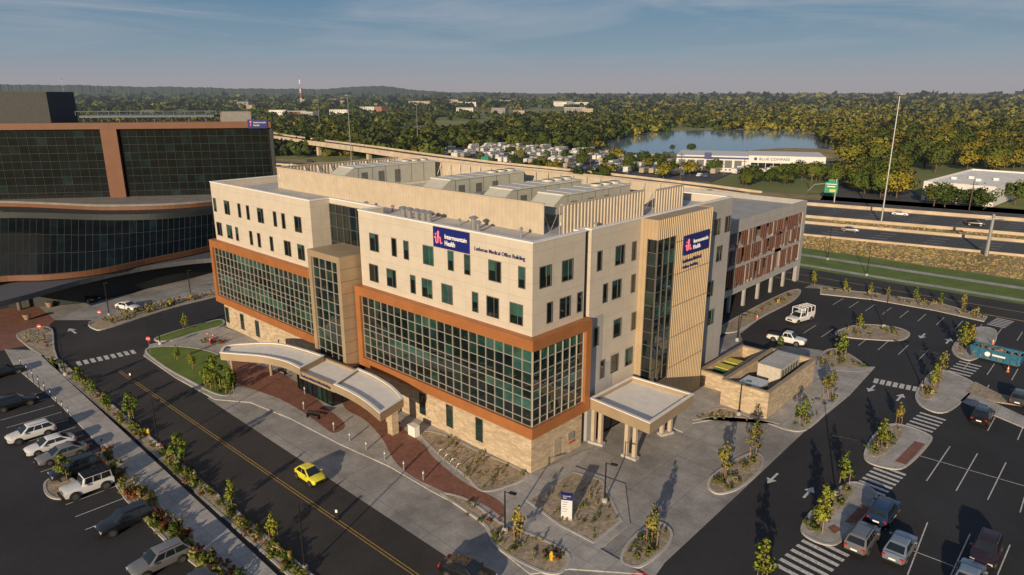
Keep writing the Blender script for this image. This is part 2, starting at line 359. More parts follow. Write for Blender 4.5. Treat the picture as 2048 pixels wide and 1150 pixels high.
slab('pavement', [(10,700),(72,702),(150,775),(300,915),(440,1045),(575,1172),(480,1172),(380,1075),(250,945),(120,810),(30,735)], .13, mwalk, False)
bed('planting_bed', [(85,712),(122,722),(642,1165),(590,1165)], mgravel, h=.15, smooth=False)
bed('planting_bed', [(205,880),(262,950),(380,1068),(490,1172),(440,1172),(330,1085),(250,1000),(200,925)], mgravel, h=.15, smooth=False)
bed('planting_bed', [(90,965),(130,950),(170,985),(120,1000),(92,990)], mgravel, h=.15)
bed('planting_bed', [(35,668),(100,655),(110,700),(125,750),(85,715),(50,690)], mgravel, h=.15)
slab('forecourt_paving', [(-200,560),(60,600),(110,640),(60,690),(-200,740)], .02, mpaver, False, z0=-.01)
slab('forecourt_concrete', [(60,600),(240,560),(460,540),(460,585),(300,610),(190,640),(110,640)], .016, mconc, False, z0=-.01)
for wp in ([(1602,1052),(1635,1010),(1700,965),(1752,985),(1745,1015),(1688,1080),(1655,1092),(1612,1075)],
           [(1728,905),(1750,868),(1790,848),(1858,870),(1858,890),(1812,935),(1775,938),(1735,925)],
           [(1830,790),(1862,745),(1900,745),(1950,768),(1945,785),(1895,825),(1850,818)],
           [(1903,703),(1922,672),(1955,655),(1990,660),(1992,682),(1972,706),(1938,722)]):
    bed('walkway', wp, mwalk, h=.14)
for wp in ([(1612,1052),(1640,1018),(1690,975),(1705,985),(1660,1040),(1628,1065)],
           [(1738,900),(1760,868),(1795,855),(1805,868),(1775,905),(1748,915)],
           [(1838,785),(1868,750),(1885,752),(1870,790),(1852,800)],
           [(1912,700),(1928,677),(1948,666),(1950,690),(1928,708)]):
    slab('planting_soil', wp, .16, mgravel)
for wp in ([(1690,1045),(1722,1012),(1742,1018),(1710,1052)],[(1790,925),(1830,885),(1850,890),(1812,932)],[(1655,1058),(1668,1052),(1682,1062),(1668,1070)]):
    slab('brick_path', wp, .15, mpaver, False)
slab('walkway', [(1900,795),(1930,780),(2060,840),(2060,862)], .14, mwalk, False)
slab('walkway', [(1950,765),(2000,790),(2060,800),(2060,815),(1990,805),(1930,785)], .145, mgravel, False)
def band(name, y0, y1, z, mat, sl=0.0, x0=-330, x1=400):
    m = MB(); m.poly([(x0, y0+sl*x0, z), (x1, y0+sl*x1, z), (x1, y1+sl*x1, z), (x0, y1+sl*x0, z)]); return struct(m.build(name, mat))
band('verge', 94, 150, .05, mdry)
band('road', 94.5, 106, .07, masph2)
band('pavement', 108, 110, .09, mwalk); band('lawn', 110, 122, .08, mgrass); band('pavement', 118, 120.3, .1, mwalk)
band('lawn', 106, 108, .085, mgrass); band('lawn', 122, 127, .075, mgrass)
strip('centre_line', (-200,100), (300,100), .3, .09, myell, False)
S = .208
band('verge', 128, 236, .03, mdry, S, -900, 700)
band('highway', 150, 168, .12, mhwy, S, -900, 700); band('highway', 182, 206, .12, mhwy, S, -900, 700); band('service_road', 213, 223, .12, mhwy, S, -900, 700)
for o_ in (150.8, 167.2, 182.8, 205.2, 213.4, 222.6): band('lane_line', o_, o_+.25, .15, mpaint, S, -900, 700)
dm = MB()
for off in (154.9, 158.8, 162.9, 187.5, 192, 196.5, 201, 218):
    for i in range(-60, 50):
        x = i*12; dm.poly([(x, off+S*x, .15), (x+4, off+S*(x+4), .15), (x+4, off+.25+S*(x+4), .15), (x, off+.25+S*x, .15)])
struct(dm.build('lane_line', mpaint))
def barrier(off, x0, x1, h=1.0, mat=mhconc, label=''):
    m = MB(); P = [(x0, off+S*x0), (x1, off+S*x1), (x1, off+.6+S*x1), (x0, off+.6+S*x0)]; m.prism(P, 0, h)
    o = m.build('concrete_barrier', mat); return tag(o, label, 'barrier')
barrier(148.6, -900, 700, .6, label='low tan concrete barrier along the near edge of the highway')
barrier(169, -900, 700, .8, label='low tan concrete barrier on the inner side of the near carriageway')
barrier(207.5, -900, 700, 1.1, label='pale concrete barrier along the far edge of the far carriageway')
barrier(180, -900, 700, .9, label='pale concrete barrier on the inner side of the far carriageway')
# ---------------------------------------------------------------- markings
def stripe(a, b, w=.12, z=.02, mat=mpaint, px=True): strip('parking_line', a, b, w, z, mat, px)
a = Vector(G(238, 742)); b = Vector(G(832, 1150)); d = (b-a).normalized(); n = Vector((-d.y, d.x))
for k in (-.15, .15): strip('centre_line', tuple(a+n*k), tuple(b+d*10+n*k), .10, .022, myell, False)
def crosswalk(A, B, n, ln, wd, z=.025, px=True):
    a = Vector(G(*A)); b = Vector(G(*B)); d = (b-a).normalized(); q = Vector((-d.y, d.x)); m = MB()
    for i in range(n):
        c = a.lerp(b, i/(n-1)); m.poly([(*(c-d*wd/2-q*ln/2), z), (*(c+d*wd/2-q*ln/2), z), (*(c+d*wd/2+q*ln/2), z), (*(c-d*wd/2+q*ln/2), z)])
    return struct(m.build('crosswalk', mpaint))
crosswalk((158,727), (266,704), 9, 2.0, .55)
crosswalk((1655,1092), (1590,1150), 7, 3.6, .45); crosswalk((1782,940), (1740,980), 7, 2.8, .45)
crosswalk((1865,833), (1832,862), 6, 2.8, .45); crosswalk((1940,728), (1912,752), 6, 2.8, .45)
crosswalk((1752,762), (1830,778), 7, 1.8, .55); crosswalk((2010,640), (1992,652), 6, 2.6, .45)
for s_ in ((1900,893,1853,962),(1955,907,1912,982),(2012,925,1975,1000),(2062,950,2040,1025),(1840,912,2090,984),(1855,1045,1815,1150),(1940,1068,1902,1150),(1800,1020,1770,1060),(2020,1090,1995,1150),
           (1800,1092,2000,1168),(1978,770,1965,795),(2048,850,2035,880),(1990,835,1975,862),(2090,1010,2075,1060)):
    stripe(s_[:2], s_[2:], .1)
for i in range(14):
    x = -60+i*2.85; strip('parking_line', (x, -34.2), (x, -28.6), .1, .02, mpaint, False)
for i in range(13):
    strip('parking_line', (4+i*2.8, 62.5), (4+i*2.8, 68), .1, .024, mpaint, False); strip('parking_line', (2+i*2.8, 82), (2+i*2.8, 87.5), .1, .024, mpaint, False)
def arrow(px, py, rz, s=1.0):
    c = G(px, py); m = MB(); ca, sa = cos(rz), sin(rz)
    for poly in ([(-1.3,-.12),(.2,-.12),(.2,.12),(-1.3,.12)], [(.2,-.5),(1.3,0),(.2,.5)]):
        m.poly([(c[0]+(x*ca-y*sa)*s, c[1]+(x*sa+y*ca)*s, .026) for x, y in poly])
    struct(m.build('arrow_marking', mpaint))
arrow(1545,957,-pi/2,1.0); arrow(1617,985,pi/2,1.0); arrow(1743,777,-pi/2,1.1); arrow(1800,795,pi/2,1.1); arrow(145,662,pi,1.4); arrow(1845,672,-pi/2,1.2); arrow(1897,682,pi/2,1.2)
slab('tactile_pad', [(1258,1146),(1276,1138),(1296,1150),(1278,1160)], .03, mred, False, z0=0)
# ------------------------------------------------------------------ leaf meshes
def leafmesh(name, ctr, size, cols, mat, nrm, parent=None, asp=.45, jit=.55):
    n = len(ctr); w_ = nrm+rng.normal(size=(n,3))*jit; w_ /= np.linalg.norm(w_, axis=1)[:,None]
    u = rng.normal(size=(n,3)); u -= (u*w_).sum(1)[:,None]*w_; u /= np.linalg.norm(u, axis=1)[:,None]
    v = np.cross(w_, u)
    s = np.asarray(size).reshape(-1,1)*np.ones((n,1)); u = u*s*.5; v = v*s*asp
    V = np.stack([ctr-u-v*.5, ctr+u*.2-v, ctr+u+v*.3, ctr-u*.2+v], 1).reshape(-1,3)
    me = bpy.data.meshes.new(name); me.vertices.add(4*n); me.vertices.foreach_set('co', V.astype(np.float32).ravel())
    me.loops.add(4*n); me.loops.foreach_set('vertex_index', np.arange(4*n, dtype=np.int32)); me.polygons.add(n)
    me.polygons.foreach_set('loop_start', np.arange(0, 4*n, 4, dtype=np.int32)); me.update(calc_edges=True)
    at = me.color_attributes.new('Col', 'FLOAT_COLOR', 'CORNER'); C = np.ones((n,4,4), dtype=np.float32); C[:,:,:3] = cols[:,None,:]
    at.data.foreach_set('color', C.ravel())
    an = me.attributes.new('Nrm', 'FLOAT_VECTOR', 'CORNER'); N = np.repeat(nrm.astype(np.float32), 4, 0); an.data.foreach_set('vector', N.ravel())
    me.materials.append(mat); me.update()
    if parent == 'mesh': return me
    o = bpy.data.objects.new(name, me); COL.objects.link(o)
    if parent is not None: o.parent = parent
    return o
LASTN = [None]
def crown_pts(K, n, rx, rz, zc, cr, col, lo=.35, cv=.22):
    d = rng.normal(size=(K,3)); d /= np.linalg.norm(d, axis=1)[:,None]; r = rng.uniform(lo, 1, K)**.6
    C = d*r[:,None]*np.array([rx, rx, rz])+np.array([0,0,zc])
    idx = rng.integers(0, K, n); q = rng.normal(size=(n,3)); q /= np.linalg.norm(q, axis=1)[:,None]; N = q.copy(); q *= (rng.uniform(.5,1,n)**.5)[:,None]
    cs = cr*rng.uniform(.7,1.3,K)
    P = C[idx]+q*cs[idx][:,None]*np.array([1,1,.8])
    br = rng.uniform(1-cv, 1+cv, K)[idx]*rng.uniform(.85,1.15,n)
    tint = rng.uniform(-.12,.15,K)[idx]
    cc = np.array(col)[None,:]*br[:,None]; cc[:,0] *= 1+tint
    o_ = (P-np.array([0,0,zc-.3*rz]))/np.array([rx,rx,rz]); o_ /= np.linalg.norm(o_, axis=1)[:,None]+1e-6
    N = N*.7+o_*.5+np.array([0,0,.3])+rng.normal(size=(n,3))*.1; N /= np.linalg.norm(N, axis=1)[:,None]+1e-6; LASTN[0] = N
    return P, cc, C
# ------------------------------------------------------------------ trees
def make_tree(name, h, cw, col, K=34, n=1400, ls=.85):
    root = bpy.data.objects.new(name, None); COL.objects.link(root)
    P, cc, C = crown_pts(K, n, cw*.5, h*.36, h*.60, cw*.2, col); N = LASTN[0]
    m = MB(); m.tube([(0,0,-.2),(.1,0,h*.2),(-.05,.1,h*.45),(0,0,h*.75)], [h*.028,h*.02,h*.014,h*.005], 7)
    for k in range(7):
        e = C[k]; m.tube([(0,0,h*(.2+.04*k)), tuple(np.array([0,0,h*.3])*.5+e*.5), tuple(e)], [h*.011,h*.007,h*.003], 5)
    m.build('trunk', mbark, root)
    leafmesh('crown', P, rng.uniform(.6,1.3,len(P))*ls, cc, mleaff, N, parent=root)
    return root
protos = [make_tree('broadleaf_tree', 11, 10, (.10,.14,.027)), make_tree('broadleaf_tree', 13, 9, (.145,.18,.032), 40, 1500),
          make_tree('broadleaf_tree', 9, 9.5, (.075,.11,.025)), make_tree('broadleaf_tree', 12, 11, (.30,.275,.042), 38, 1500),
          make_tree('broadleaf_tree', 15, 7.5, (.115,.145,.03), 34, 1300)]
used = set()
def pip(p, poly):
    x, y = p; c = False; n = len(poly)
    for i in range(n):
        x1, y1 = poly[i]; x2, y2 = poly[i-1]
        if (y1 > y) != (y2 > y) and x < (x2-x1)*(y-y1)/(y2-y1)+x1: c = not c
    return c
LAKE = [(1175,292),(1230,279),(1295,266),(1370,261),(1480,259),(1580,261),(1645,268),(1645,283),(1676,297),(1664,307),(1560,304),(1480,302),(1340,306),(1250,304)]
EXC = [LAKE, [(880,300),(1000,290),(1150,300),(1340,318),(1440,345),(1420,360),(1200,350),(1000,325),(880,312)], [(1335,300),(1660,305),(1670,345),(1450,345),(1335,335)],
       [(1830,346),(2045,346),(2045,412),(1830,405)], [(1690,340),(1830,346),(1830,395),(1690,395)], [(1215,298),(1685,296),(1700,334),(1215,330)]]
def put_tree(px, py, kinds, label, group, sc=(.7,1.15)):
    k = random.choice(kinds); p = protos[k]
    if k in used: o = copy_tree(p)
    else: o = p; used.add(k)
    x, y = G(px, py); s = random.uniform(*sc); o.location = (x, y, -.3); o.scale = (s*random.uniform(.9,1.2), s*random.uniform(.9,1.2), s); o.rotation_euler.z = random.uniform(0, 6.28)
    tag(o, label, 'tree', group); return o
def zone(x0, x1, y0, y1, n, kinds, label, group, sc=(.7,1.15), exc=True):
    c = 0; t = 0
    while c < n and t < n*30:
        t += 1; px = random.uniform(x0, x1); py = random.uniform(y0, y1)
        if exc and any(pip((px,py), e) for e in EXC): continue
        g_ = G(px, py); off = g_[1]-S*g_[0]
        if off < 226: continue
        put_tree(px, py, kinds, label, group, sc); c += 1
zone(1845,2060,402,420,8,[0,1,3,2],'dark green tree in front of the white flat roofed warehouse','trees in front of the warehouse',(.6,.85),False)
zone(1690,1835,345,396,18,[0,1,3],'leafy green tree between the car dealer and the warehouse','trees beside the side street',(.7,1.0),False)
zone(1455,1700,352,374,22,[0,2,1],'round green tree between the service road and the dealer lot','trees along the dealer lot front',(.5,.75),False)
zone(880,1440,318,372,30,[0,2,3],'small tree between the highway and the camper lot','trees along the camper lot',(.45,.75),False)
zone(880,1400,296,345,20,[0,2,1],'small green tree standing among the parked campers','trees inside the camper lot',(.4,.65),False)
zone(560,1180,262,298,50,[0,1,2,4],'dark green tree in the belt beyond the elevated ramp','tree belt beyond the ramp',(.8,1.2))
zone(1685,2060,282,330,66,[3,3,1,3,4],'yellow green tree in the golden wood right of the lake','golden wood right of the lake',(.9,1.4))
zone(1700,2070,318,346,40,[3,3,1,0],'yellow green tree just behind the white flat roofed warehouse','trees behind the warehouse',(.8,1.2))
zone(1180,1700,245,257,24,[0,3,1],'tree on the far shore of the lake','trees on the far lake shore',(.6,1.0))
zone(560,880,292,318,8,[0,3,2],'small green tree beside the elevated ramp','trees beside the ramp',(.4,.6))
for i, p in enumerate(protos):
    if i not in used:
        for ch in list(p.children): bpy.data.objects.remove(ch)
        bpy.data.objects.remove(p)
PL, CL, SL, NL = [], [], [], []
cnt = 0
while cnt < 8000:
    py = 190.6+(rng.random()**1.4)*120; px = rng.uniform(-60, 2110)
    if any(pip((px,py), e) for e in EXC): continue
    x, y = G(px, py)
    if y-S*x < 232: continue
    dist = sqrt((x-41)**2+(y+47)**2)
    clear = sin(x*.006+1.3)*cos(y*.0052+.4)+.5*sin(x*.017+y*.011)
    if clear > 1.0 and dist < 3500: continue
    if px < 1150 and dist > 900 and clear > .5: continue
    h = rng.uniform(7, 12)*(1 if dist < 1500 else 1.0+min(.7,(dist-1500)/3000)); cw = h*rng.uniform(.95,1.5)*(1 if dist < 1200 else min(5.5, 1+(dist-1200)/800))
    nl = int(np.clip(100*700/dist, 22, 120))
    gx0 = min(1, max(0, (px-1100)/550)); band_ = .5+.5*sin(x*.004+y*.003)
    yel = rng.random() < .10+.42*gx0+.35*gx0*band_
    base = (.255,.24,.040) if yel else ((.085,.12,.028) if rng.random() < .62 else (.135,.16,.035))
    P, cc, C = crown_pts(8, nl, cw*.45, h*.36, h*.42, cw*.24, base, .2, .16); NL.append(LASTN[0])
    P[:,0] += x; P[:,1] += y; P[:,2] -= .3
    PL.append(P); CL.append(cc*rng.uniform(.72,1.28)); SL.append(np.full(nl, h*.34 if dist < 1500 else cw*.36)*rng.uniform(.7,1.3,nl)); cnt += 1
fw = leafmesh('far_woodland', np.concatenate(PL), np.concatenate(SL), np.concatenate(CL), mleaff, np.concatenate(NL))
fw['kind'] = 'stuff'; tag(fw, 'distant woodland spreading over the valley floor to the horizon', 'woodland')
n = 9000; gx_ = rng.uniform(-30, 190, n); gy_ = rng.uniform(0, 1, n); y0_ = np.maximum(127.5, 0); y1_ = 147.5+S*gx_; yy = y0_+gy_*(y1_-y0_); med = rng.random(n) < .25; yy[med] = (170+rng.uniform(0,9,n)+S*gx_)[med]
cc = np.array([.62,.46,.23])[None,:]*rng.uniform(.55,1.1,n)[:,None]; gsel = rng.random(n) < .15; cc[gsel] = cc[gsel]*np.array([.55,.8,.5])
N = np.tile(np.array([.15,-.35,.93]), (n,1)); ok = yy > 127
tf = leafmesh('dry_grass_tufts', np.stack([gx_,yy,np.full(n,.12)],1)[ok], rng.uniform(.3,.9,n)[ok], cc[ok], mleaff, N[ok], jit=.3); tf['kind'] = 'stuff'; tag(tf, 'rough dry grass tufts on the slope below the highway', 'grass')
def ridge(name, prof, D, mat):
    m = MB(); top = []; bot = []
    for px, py in prof:
        r = ray(px, py); t = D/sqrt(r[0]**2+r[1]**2); top.append((CAM[0]+r[0]*t, CAM[1]+r[1]*t, CAM[2]+r[2]*t)); bot.append((CAM[0]+r[0]*t*.80, CAM[1]+r[1]*t*.80, -5))
    for i in range(len(top)-1): m.poly([bot[i], bot[i+1], top[i+1], top[i]])
    return struct(m.build(name, mat))
pr = [(-300,168)]+[(x, 168+x*.0175+.6*sin(x*.03)+.5*sin(x*.071)+.5*sin(x*.31)+.35*sin(x*.77)+(-9*math.exp(-((x-745)/80)**2))) for x in range(-250, 1180, 4)]+[(1240,188)]
ridge('hills', pr, 6500, mhill)
pr = [(1000,187)]+[(x, 187.0+.3*sin(x*.05)) for x in range(1020, 2400, 20)]
ridge('hills', pr, 14000, mhill)
slab('lake', LAKE, -.2, mwater, z0=-.4); slab('lake_shore', [(1480,302),(1560,296),(1640,297),(1676,301),(1665,314),(1560,312),(1480,306)], -.15, mdry, z0=-.4)
slab('lake_shore', [(1165,296),(1240,276),(1300,262),(1390,257),(1650,256),(1690,275),(1660,275),(1580,258.5),(1400,257.5),(1300,263),(1250,274),(1195,291)], -.15, mdry, z0=-.4, smooth=False)
slab('meadow', [(1645,262),(1740,262),(1715,300),(1690,328),(1665,300),(1655,280)], -.16, mdry, z0=-.4)
slab('gravel_lot', [(870,292),(1000,284),(1160,295),(1340,312),(1460,348),(1420,364),(1200,356),(1000,332),(870,316)], .02, mhwy, False, z0=-.4)
slab('gravel_lot', [(1330,322),(1700,322),(1700,346),(1330,350)], .03, mhwy, False, z0=-.4)
slab('side_street', [(1690,330),(1760,330),(1850,400),(2060,420),(2060,432),(1640,400)], .03, mhwy, False, z0=-.4)
# ------------------------------------------------------------------ glazing helpers
DK = (.007,.014,.014); TEAL = (.042,.112,.090); TEAL2 = (.017,.045,.038)
def panecol(kind='green'):
    r = random.random()
    if kind == 'hosp': return tuple(c*random.uniform(.85,1.2) for c in (.005,.009,.011)) if r < .93 else (.009,.024,.026)  # hospital panes darkened: shade over its facade put into the colour
    if kind == 'dark': return tuple(c*random.uniform(.7,1.7) for c in (.007,.013,.016)) if r < .92 else (.012,.034,.032)
    if r < .85: return tuple(c*random.uniform(.8,1.25) for c in DK)
    return tuple(c*random.uniform(.7,1.0) for c in TEAL2)
def curtain(parent, plane, fixed, a, z, out, kind='green', mt=.055, name='curtain_wall', mm=None, md=.12, floors=None):
    g = MB(); zf = floors or []; st = {j: False for j in zf}
    for i in range(len(a)-1):
        for j in zf:
            if random.random() < .28: st[j] = random.random() < .42
        for j in range(len(z)-1):
            c = panecol(kind)
            if kind == 'green' and zf and j in zf:
                if st[j]: c = tuple(q*random.uniform(.75,1.0) for q in TEAL)
                elif random.random() < .25: c = TEAL2
            g.col = c; z0, z1, a0, a1 = z[j], z[j+1], a[i], a[i+1]; j1 = random.uniform(-.012,.012); j2 = random.uniform(-.012,.012)
            if plane == 'y': pts = [(a0,fixed+j1,z0),(a1,fixed-j1,z0),(a1,fixed+j2,z1),(a0,fixed-j2,z1)]
            else: pts = [(fixed+j1,a0,z0),(fixed-j1,a1,z0),(fixed+j2,a1,z1),(fixed-j2,a0,z1)]
            g.poly(pts)
    go = g.build(name, mglass, parent, world=True)
    m = MB(); f0 = fixed-out*.02; f1 = fixed+out*md
    for q in a: (m.box(q-mt/2, q+mt/2, f0, f1, z[0], z[-1]) if plane == 'y' else m.box(f0, f1, q-mt/2, q+mt/2, z[0], z[-1]))
    f1 = fixed+out*(md-.02)
    for q in z: (m.box(a[0], a[-1], f0, f1, q-mt/2, q+mt/2) if plane == 'y' else m.box(f0, f1, a[0], a[-1], q-mt/2, q+mt/2))
    m.build('mullions', mm or mmull, go)
    return go
def lin(a, b, n): return [a+(b-a)*i/n for i in range(n+1)]
def window(parent, plane, fixed, c, zc, wd, ht, out, lit=None):
    fr = MB(); t = .08
    a0, a1, z0, z1 = c-wd/2, c+wd/2, zc-ht/2, zc+ht/2; f0 = fixed; f1 = fixed+out*.07
    bars = [(a0-t, a0, z0-t, z1+t), (a1, a1+t, z0-t, z1+t), (a0, a1, z1, z1+t), (a0, a1, z0-t, z0)]
    if wd > 1.3: bars.append((c+wd*.12-.03, c+wd*.12+.03, z0, z1))
    for q in bars: (fr.box(q[0], q[1], f0, f1, q[2], q[3]) if plane == 'y' else fr.box(f0, f1, q[0], q[1], q[2], q[3]))
    fo = fr.build('window', mframe, parent, world=True)
    p = MB(); n = 2 if wd > 1.3 else 1
    for i in range(n):
        b0 = a0+(a1-a0)*i/n; b1 = a0+(a1-a0)*(i+1)/n; bl = z1-ht*(random.choice([0,0,0,.25,.5,.8]) if lit is None else lit)
        f = fixed+out*.015
        for s0, s1, col in ((z0, bl, DK), (bl, z1, tuple(q*random.uniform(.8,1.2) for q in TEAL))):
            if s1-s0 < .02: continue
            p.col = col
            p.poly([(b0,f,s0),(b1,f,s0),(b1,f,s1),(b0,f,s1)] if plane == 'y' else [(f,b0,s0),(f,b1,s0),(f,b1,s1),(f,b0,s1)])
    p.build('pane', mglass, fo)
    return fo
def corr(m, plane, fixed, a0, a1, z0, z1, pitch=.45, dep=.10, out=1):
    n = int(abs(a1-a0)/pitch); p = (a1-a0)/n; pr_ = []
    for i in range(n):
        s = a0+i*p; pr_ += [(s,0),(s+p*.5,0),(s+p*.58,dep),(s+p*.92,dep)]
    pr_.append((a1, 0))
    for (u0, d0), (u1, d1) in zip(pr_[:-1], pr_[1:]):
        if plane == 'y': m.poly([(u0,fixed+out*d0,z0),(u1,fixed+out*d1,z0),(u1,fixed+out*d1,z1),(u0,fixed+out*d0,z1)])
        else: m.poly([(fixed+out*d0,u0,z0),(fixed+out*d1,u1,z0),(fixed+out*d1,u1,z1),(fixed+out*d0,u0,z1)])
def text(body, width, height, loc, rot, mat, parent, name='lettering', world=True, bold=.0, ext=.03):
    cu = bpy.data.curves.new('t', 'FONT'); cu.body = body; cu.extrude = ext; cu.offset = bold; cu.resolution_u = 3
    o = bpy.data.objects.new('t', cu); COL.objects.link(o); dg = bpy.context.evaluated_depsgraph_get(); dg.update()
    me = bpy.data.meshes.new_from_object(o.evaluated_get(dg)); bpy.data.objects.remove(o)
    co = np.empty(len(me.vertices)*3); me.vertices.foreach_get('co', co); co = co.reshape(-1,3)
    mn, mxx = co[:,:2].min(0), co[:,:2].max(0); sx = width/(mxx[0]-mn[0]); sy = sx if height is None else height/(mxx[1]-mn[1])
    co[:,0] = (co[:,0]-mn[0])*sx; co[:,1] = (co[:,1]-mn[1])*sy
    R = Matrix.Rotation(rot[2], 3, 'Z') @ Matrix.Rotation(rot[0], 3, 'X'); Rn = np.array(R)
    co = co@Rn.T+np.array(loc); me.vertices.foreach_set('co', co.ravel()); me.materials.clear(); me.materials.append(mat); me.update()
    ob = bpy.data.objects.new(name, me); COL.objects.link(ob)
    if parent is not None:
        ob.parent = parent
        if world and parent.type == 'EMPTY': ob.matrix_parent_inverse = Matrix.Translation(-parent.location)
    return ob
def emblem(parent, plane, fixed, a, z, s, out):
    m = MB()
    def P(u, v): return (a+u*s, fixed+out*.05, z+v*s) if plane == 'y' else (fixed+out*.05, a+u*s, z+v*s)
    def st(pts, r=.055): m.tube([P(*q) for q in smoothp(pts, 4, False)], r*s, 6)
    st([(.0,.40),(.10,.52),(.17,.50),(.17,.30),(.19,.10),(.30,.03),(.41,.16),(.46,.42),(.50,.72),(.50,.92),(.44,.97),(.40,.84),(.41,.5),(.42,.06)])
    st([(.42,.36),(.54,.52),(.68,.48),(.70,.26),(.73,.08),(.84,.05),(.92,.14)])
    m.disc(P(.17,.74), (0,1,0) if plane == 'y' else (1,0,0), .075*s, .08, 12)
    return m.build('emblem', mpink, parent)
# ------------------------------------------------------------------ MAIN BUILDING
B = empty('office_building', (-34, 20, 0), 0, 'cream five storey medical office block with copper framed glass boxes and a stone base', 'building')
ZR = 24.1
foot = [(-68,0),(-38.7,0),(-38.7,3),(-27.9,3),(-27.9,0),(0,0),(0,8.1),(-.8,8.1),(-.8,9.1),(0,9.1),(0,40.8),(-68,40.8)]
P_, I_ = inset(foot, .4)
MB().ring(P_, I_, 4.5, ZR).build('wall', mcream, B, world=True)
P2, I2 = inset(foot, -.06)
cp = MB(); cp.ring(I2, inset(foot, .46)[1], ZR, ZR+.14); cp.build('coping', mwhite, B, world=True)
MB().prism(inset(foot, .38)[1], 22.6, 23.1, False).build('roof', mroof, B, world=True)
st_ = MB(); st_.box(-68,-36,-.06,2,0,4.5); st_.box(-28.4,.06,-.06,.9,0,4.5); st_.box(-.9,.06,.9,8.3,0,4.5); st_.box(-68.06,-67,2,40,0,4.5)
st_.build('stone_base', mstone, B, world=True)
lw = MB(); lw.box(-3,.02,9.3,40.6,0,4.5); lw.box(-67,-1,30,40.5,0,4.5); lw.build('lower_wall', mgrey, B, world=True)
for q in ((9.15,11.6,8.6,14.5),(31,40.78,4.5,ZR-.01),(9.15,13.8,4.5,8.6)): MB().box(0,.05,*q).build('grey_cladding', mgrey, B, world=True)
def dopen(px, py, wd, ht, z0=0.2, name='door'):
    x, _ = PY(px, py, -.06); f = MB(); f.box(x-wd/2-.08, x+wd/2+.08, -.10, -.065, z0, z0+ht+.08); fo = f.build(name, mframe, B, world=True)
    g_ = MB(); g_.col = (.01,.03,.028); g_.poly([(x-wd/2,-.108,z0+.05),(x+wd/2,-.108,z0+.05),(x+wd/2,-.108,z0+ht),(x-wd/2,-.108,z0+ht)]); g_.build('pane', mglass, fo)
for px, py in ((846,828),(900,853),(959,880)): dopen(px, py, 1.0, 2.7, 1.0, 'window')
for px, py in ((458,655),(487,662),(517,675)): dopen(px, py, 1.1, 2.6, .9, 'window')
dr = MB(); yd, _ = PX(1114, 905, .06); dr.box(.065,.11,yd-.55,yd+.55,.15,2.4); dr.build('door', M('tan_door', (.36,.29,.22), .6), B, world=True)
hy, _ = PX(1140, 885, .06); hb = MB(); hb.box(.065,.2,hy-.5,hy+.5,1.5,2.3); hb.build('hose_cabinet', mgalv, B, world=True)
for k in (-.3,.0,.3): MB().disc((.24,hy+k,1.2), (1,0,0), .11, .14, 10).build('hose_connection', mred, B, world=True)
def cframe(x0, x1, y0, wrap=None):
    m = MB(); z0, z1, z2, z3 = 4.5, 5.65, 13.8, 14.9
    m.box(x0, x1, y0, .3, z0, z1); m.box(x0, x1, y0, .3, z2, z3); m.box(x0, x0+.9, y0, .3, z1, z2)
    if wrap: m.box(-.3, x1, .3, wrap, z0, z1); m.box(-.3, x1, .3, wrap, z2, z3); m.box(-.3, x1, wrap-.9, wrap, z1, z2)
    else: m.box(x1-.9, x1, y0, .3, z1, z2)
    m.build('copper_frame', morange, B, world=True)
    l = MB()
    for zz in (z0+.28, z0+.58, z0+.88, z2+.28, z2+.58, z2+.86):
        l.box(x0-.015, x1+.015, y0-.03, y0+.02, zz-.04, zz+.02)
        if wrap: l.box(x1-.02, x1+.03, y0, wrap, zz-.04, zz+.02)
    l.build('fascia_ribs', morange, B, world=True)
cframe(-28.3, .9, -.9, 8.5); cframe(-68.9, -37.8, -.9)
zz = [5.65, 6.35, 7.45, 8.55, 9.45, 10.15, 11.3, 12.5, 13.8]
curtain(B, 'y', -.45, lin(-27.4, .45, 22), zz, -1, floors=[2,3,6,7]); curtain(B, 'x', .45, lin(-.45, 7.6, 7), zz, 1, floors=[3,7])
curtain(B, 'y', -.45, lin(-68.0, -38.7, 23), zz, -1, floors=[2,3,6,7])
curtain(B, 'y', 2.9, lin(-38.6, -28.0, 7), [4.6,6.5,8.5,10.5,12.5,14.5,16.5,18.5,20.5,22.3,23.5], -1, kind='dark', mm=mframe)
curtain(B, 'x', -.7, [8.12,9.08], [0,2,4.5,6.5,8.5,10.5,12.5,14.5,16.5,18.5,20.5,22.3,23.8], 1, kind='dark', mm=mframe)
TX0, TX1, TY, TZ = -35.8, -28.6, -2.6, 18.6
m = MB(); m.box(TX0,TX0+.7,TY,2.8,0,TZ); m.box(TX1-.7,TX1,TY,2.8,0,TZ); m.box(TX0+.7,TX1-.7,TY,2.8,TZ-.8,TZ); m.build('entry_tower_frame', mbronze, B, world=True)
m = MB()
for q in range(1, 12): m.box(TX1-.02, TX1+.02, TY+.02, 2.8, q*1.55-.02, q*1.55+.02)
m.build('tower_panel_joint', M('joint_dark', (.12,.09,.06), .7), B, world=True)
curtain(B, 'y', TY+.35, lin(TX0+.7, TX1-.7, 4), [0,2.3,4.6]+lin(5.6, TZ-.8, 9), -1, floors=[4,7,10])
SW1 = [(431,416,0),(455,421,1),(480,428,0),(497,431,0),(522,437,1),(551,444,0),(568,448,0),(597,455,1)]
SW2 = [(441,470,1),(461,475,1),(476,480,0),(504,487,0),(520,492,0),(545,500,0),(577,510,1),(604,517,1)]
SE1 = [(749,490,1),(789,501,0),(813,506,0),(857,516,1),(902,528,0),(935,535,0),(990,550,1),(1044,563,0)]
SE2 = [(749,559,1),(784,568,1),(827,581,0),(855,589,1),(895,601,1),(951,617,0),(986,626,1),(1033,640,1)]
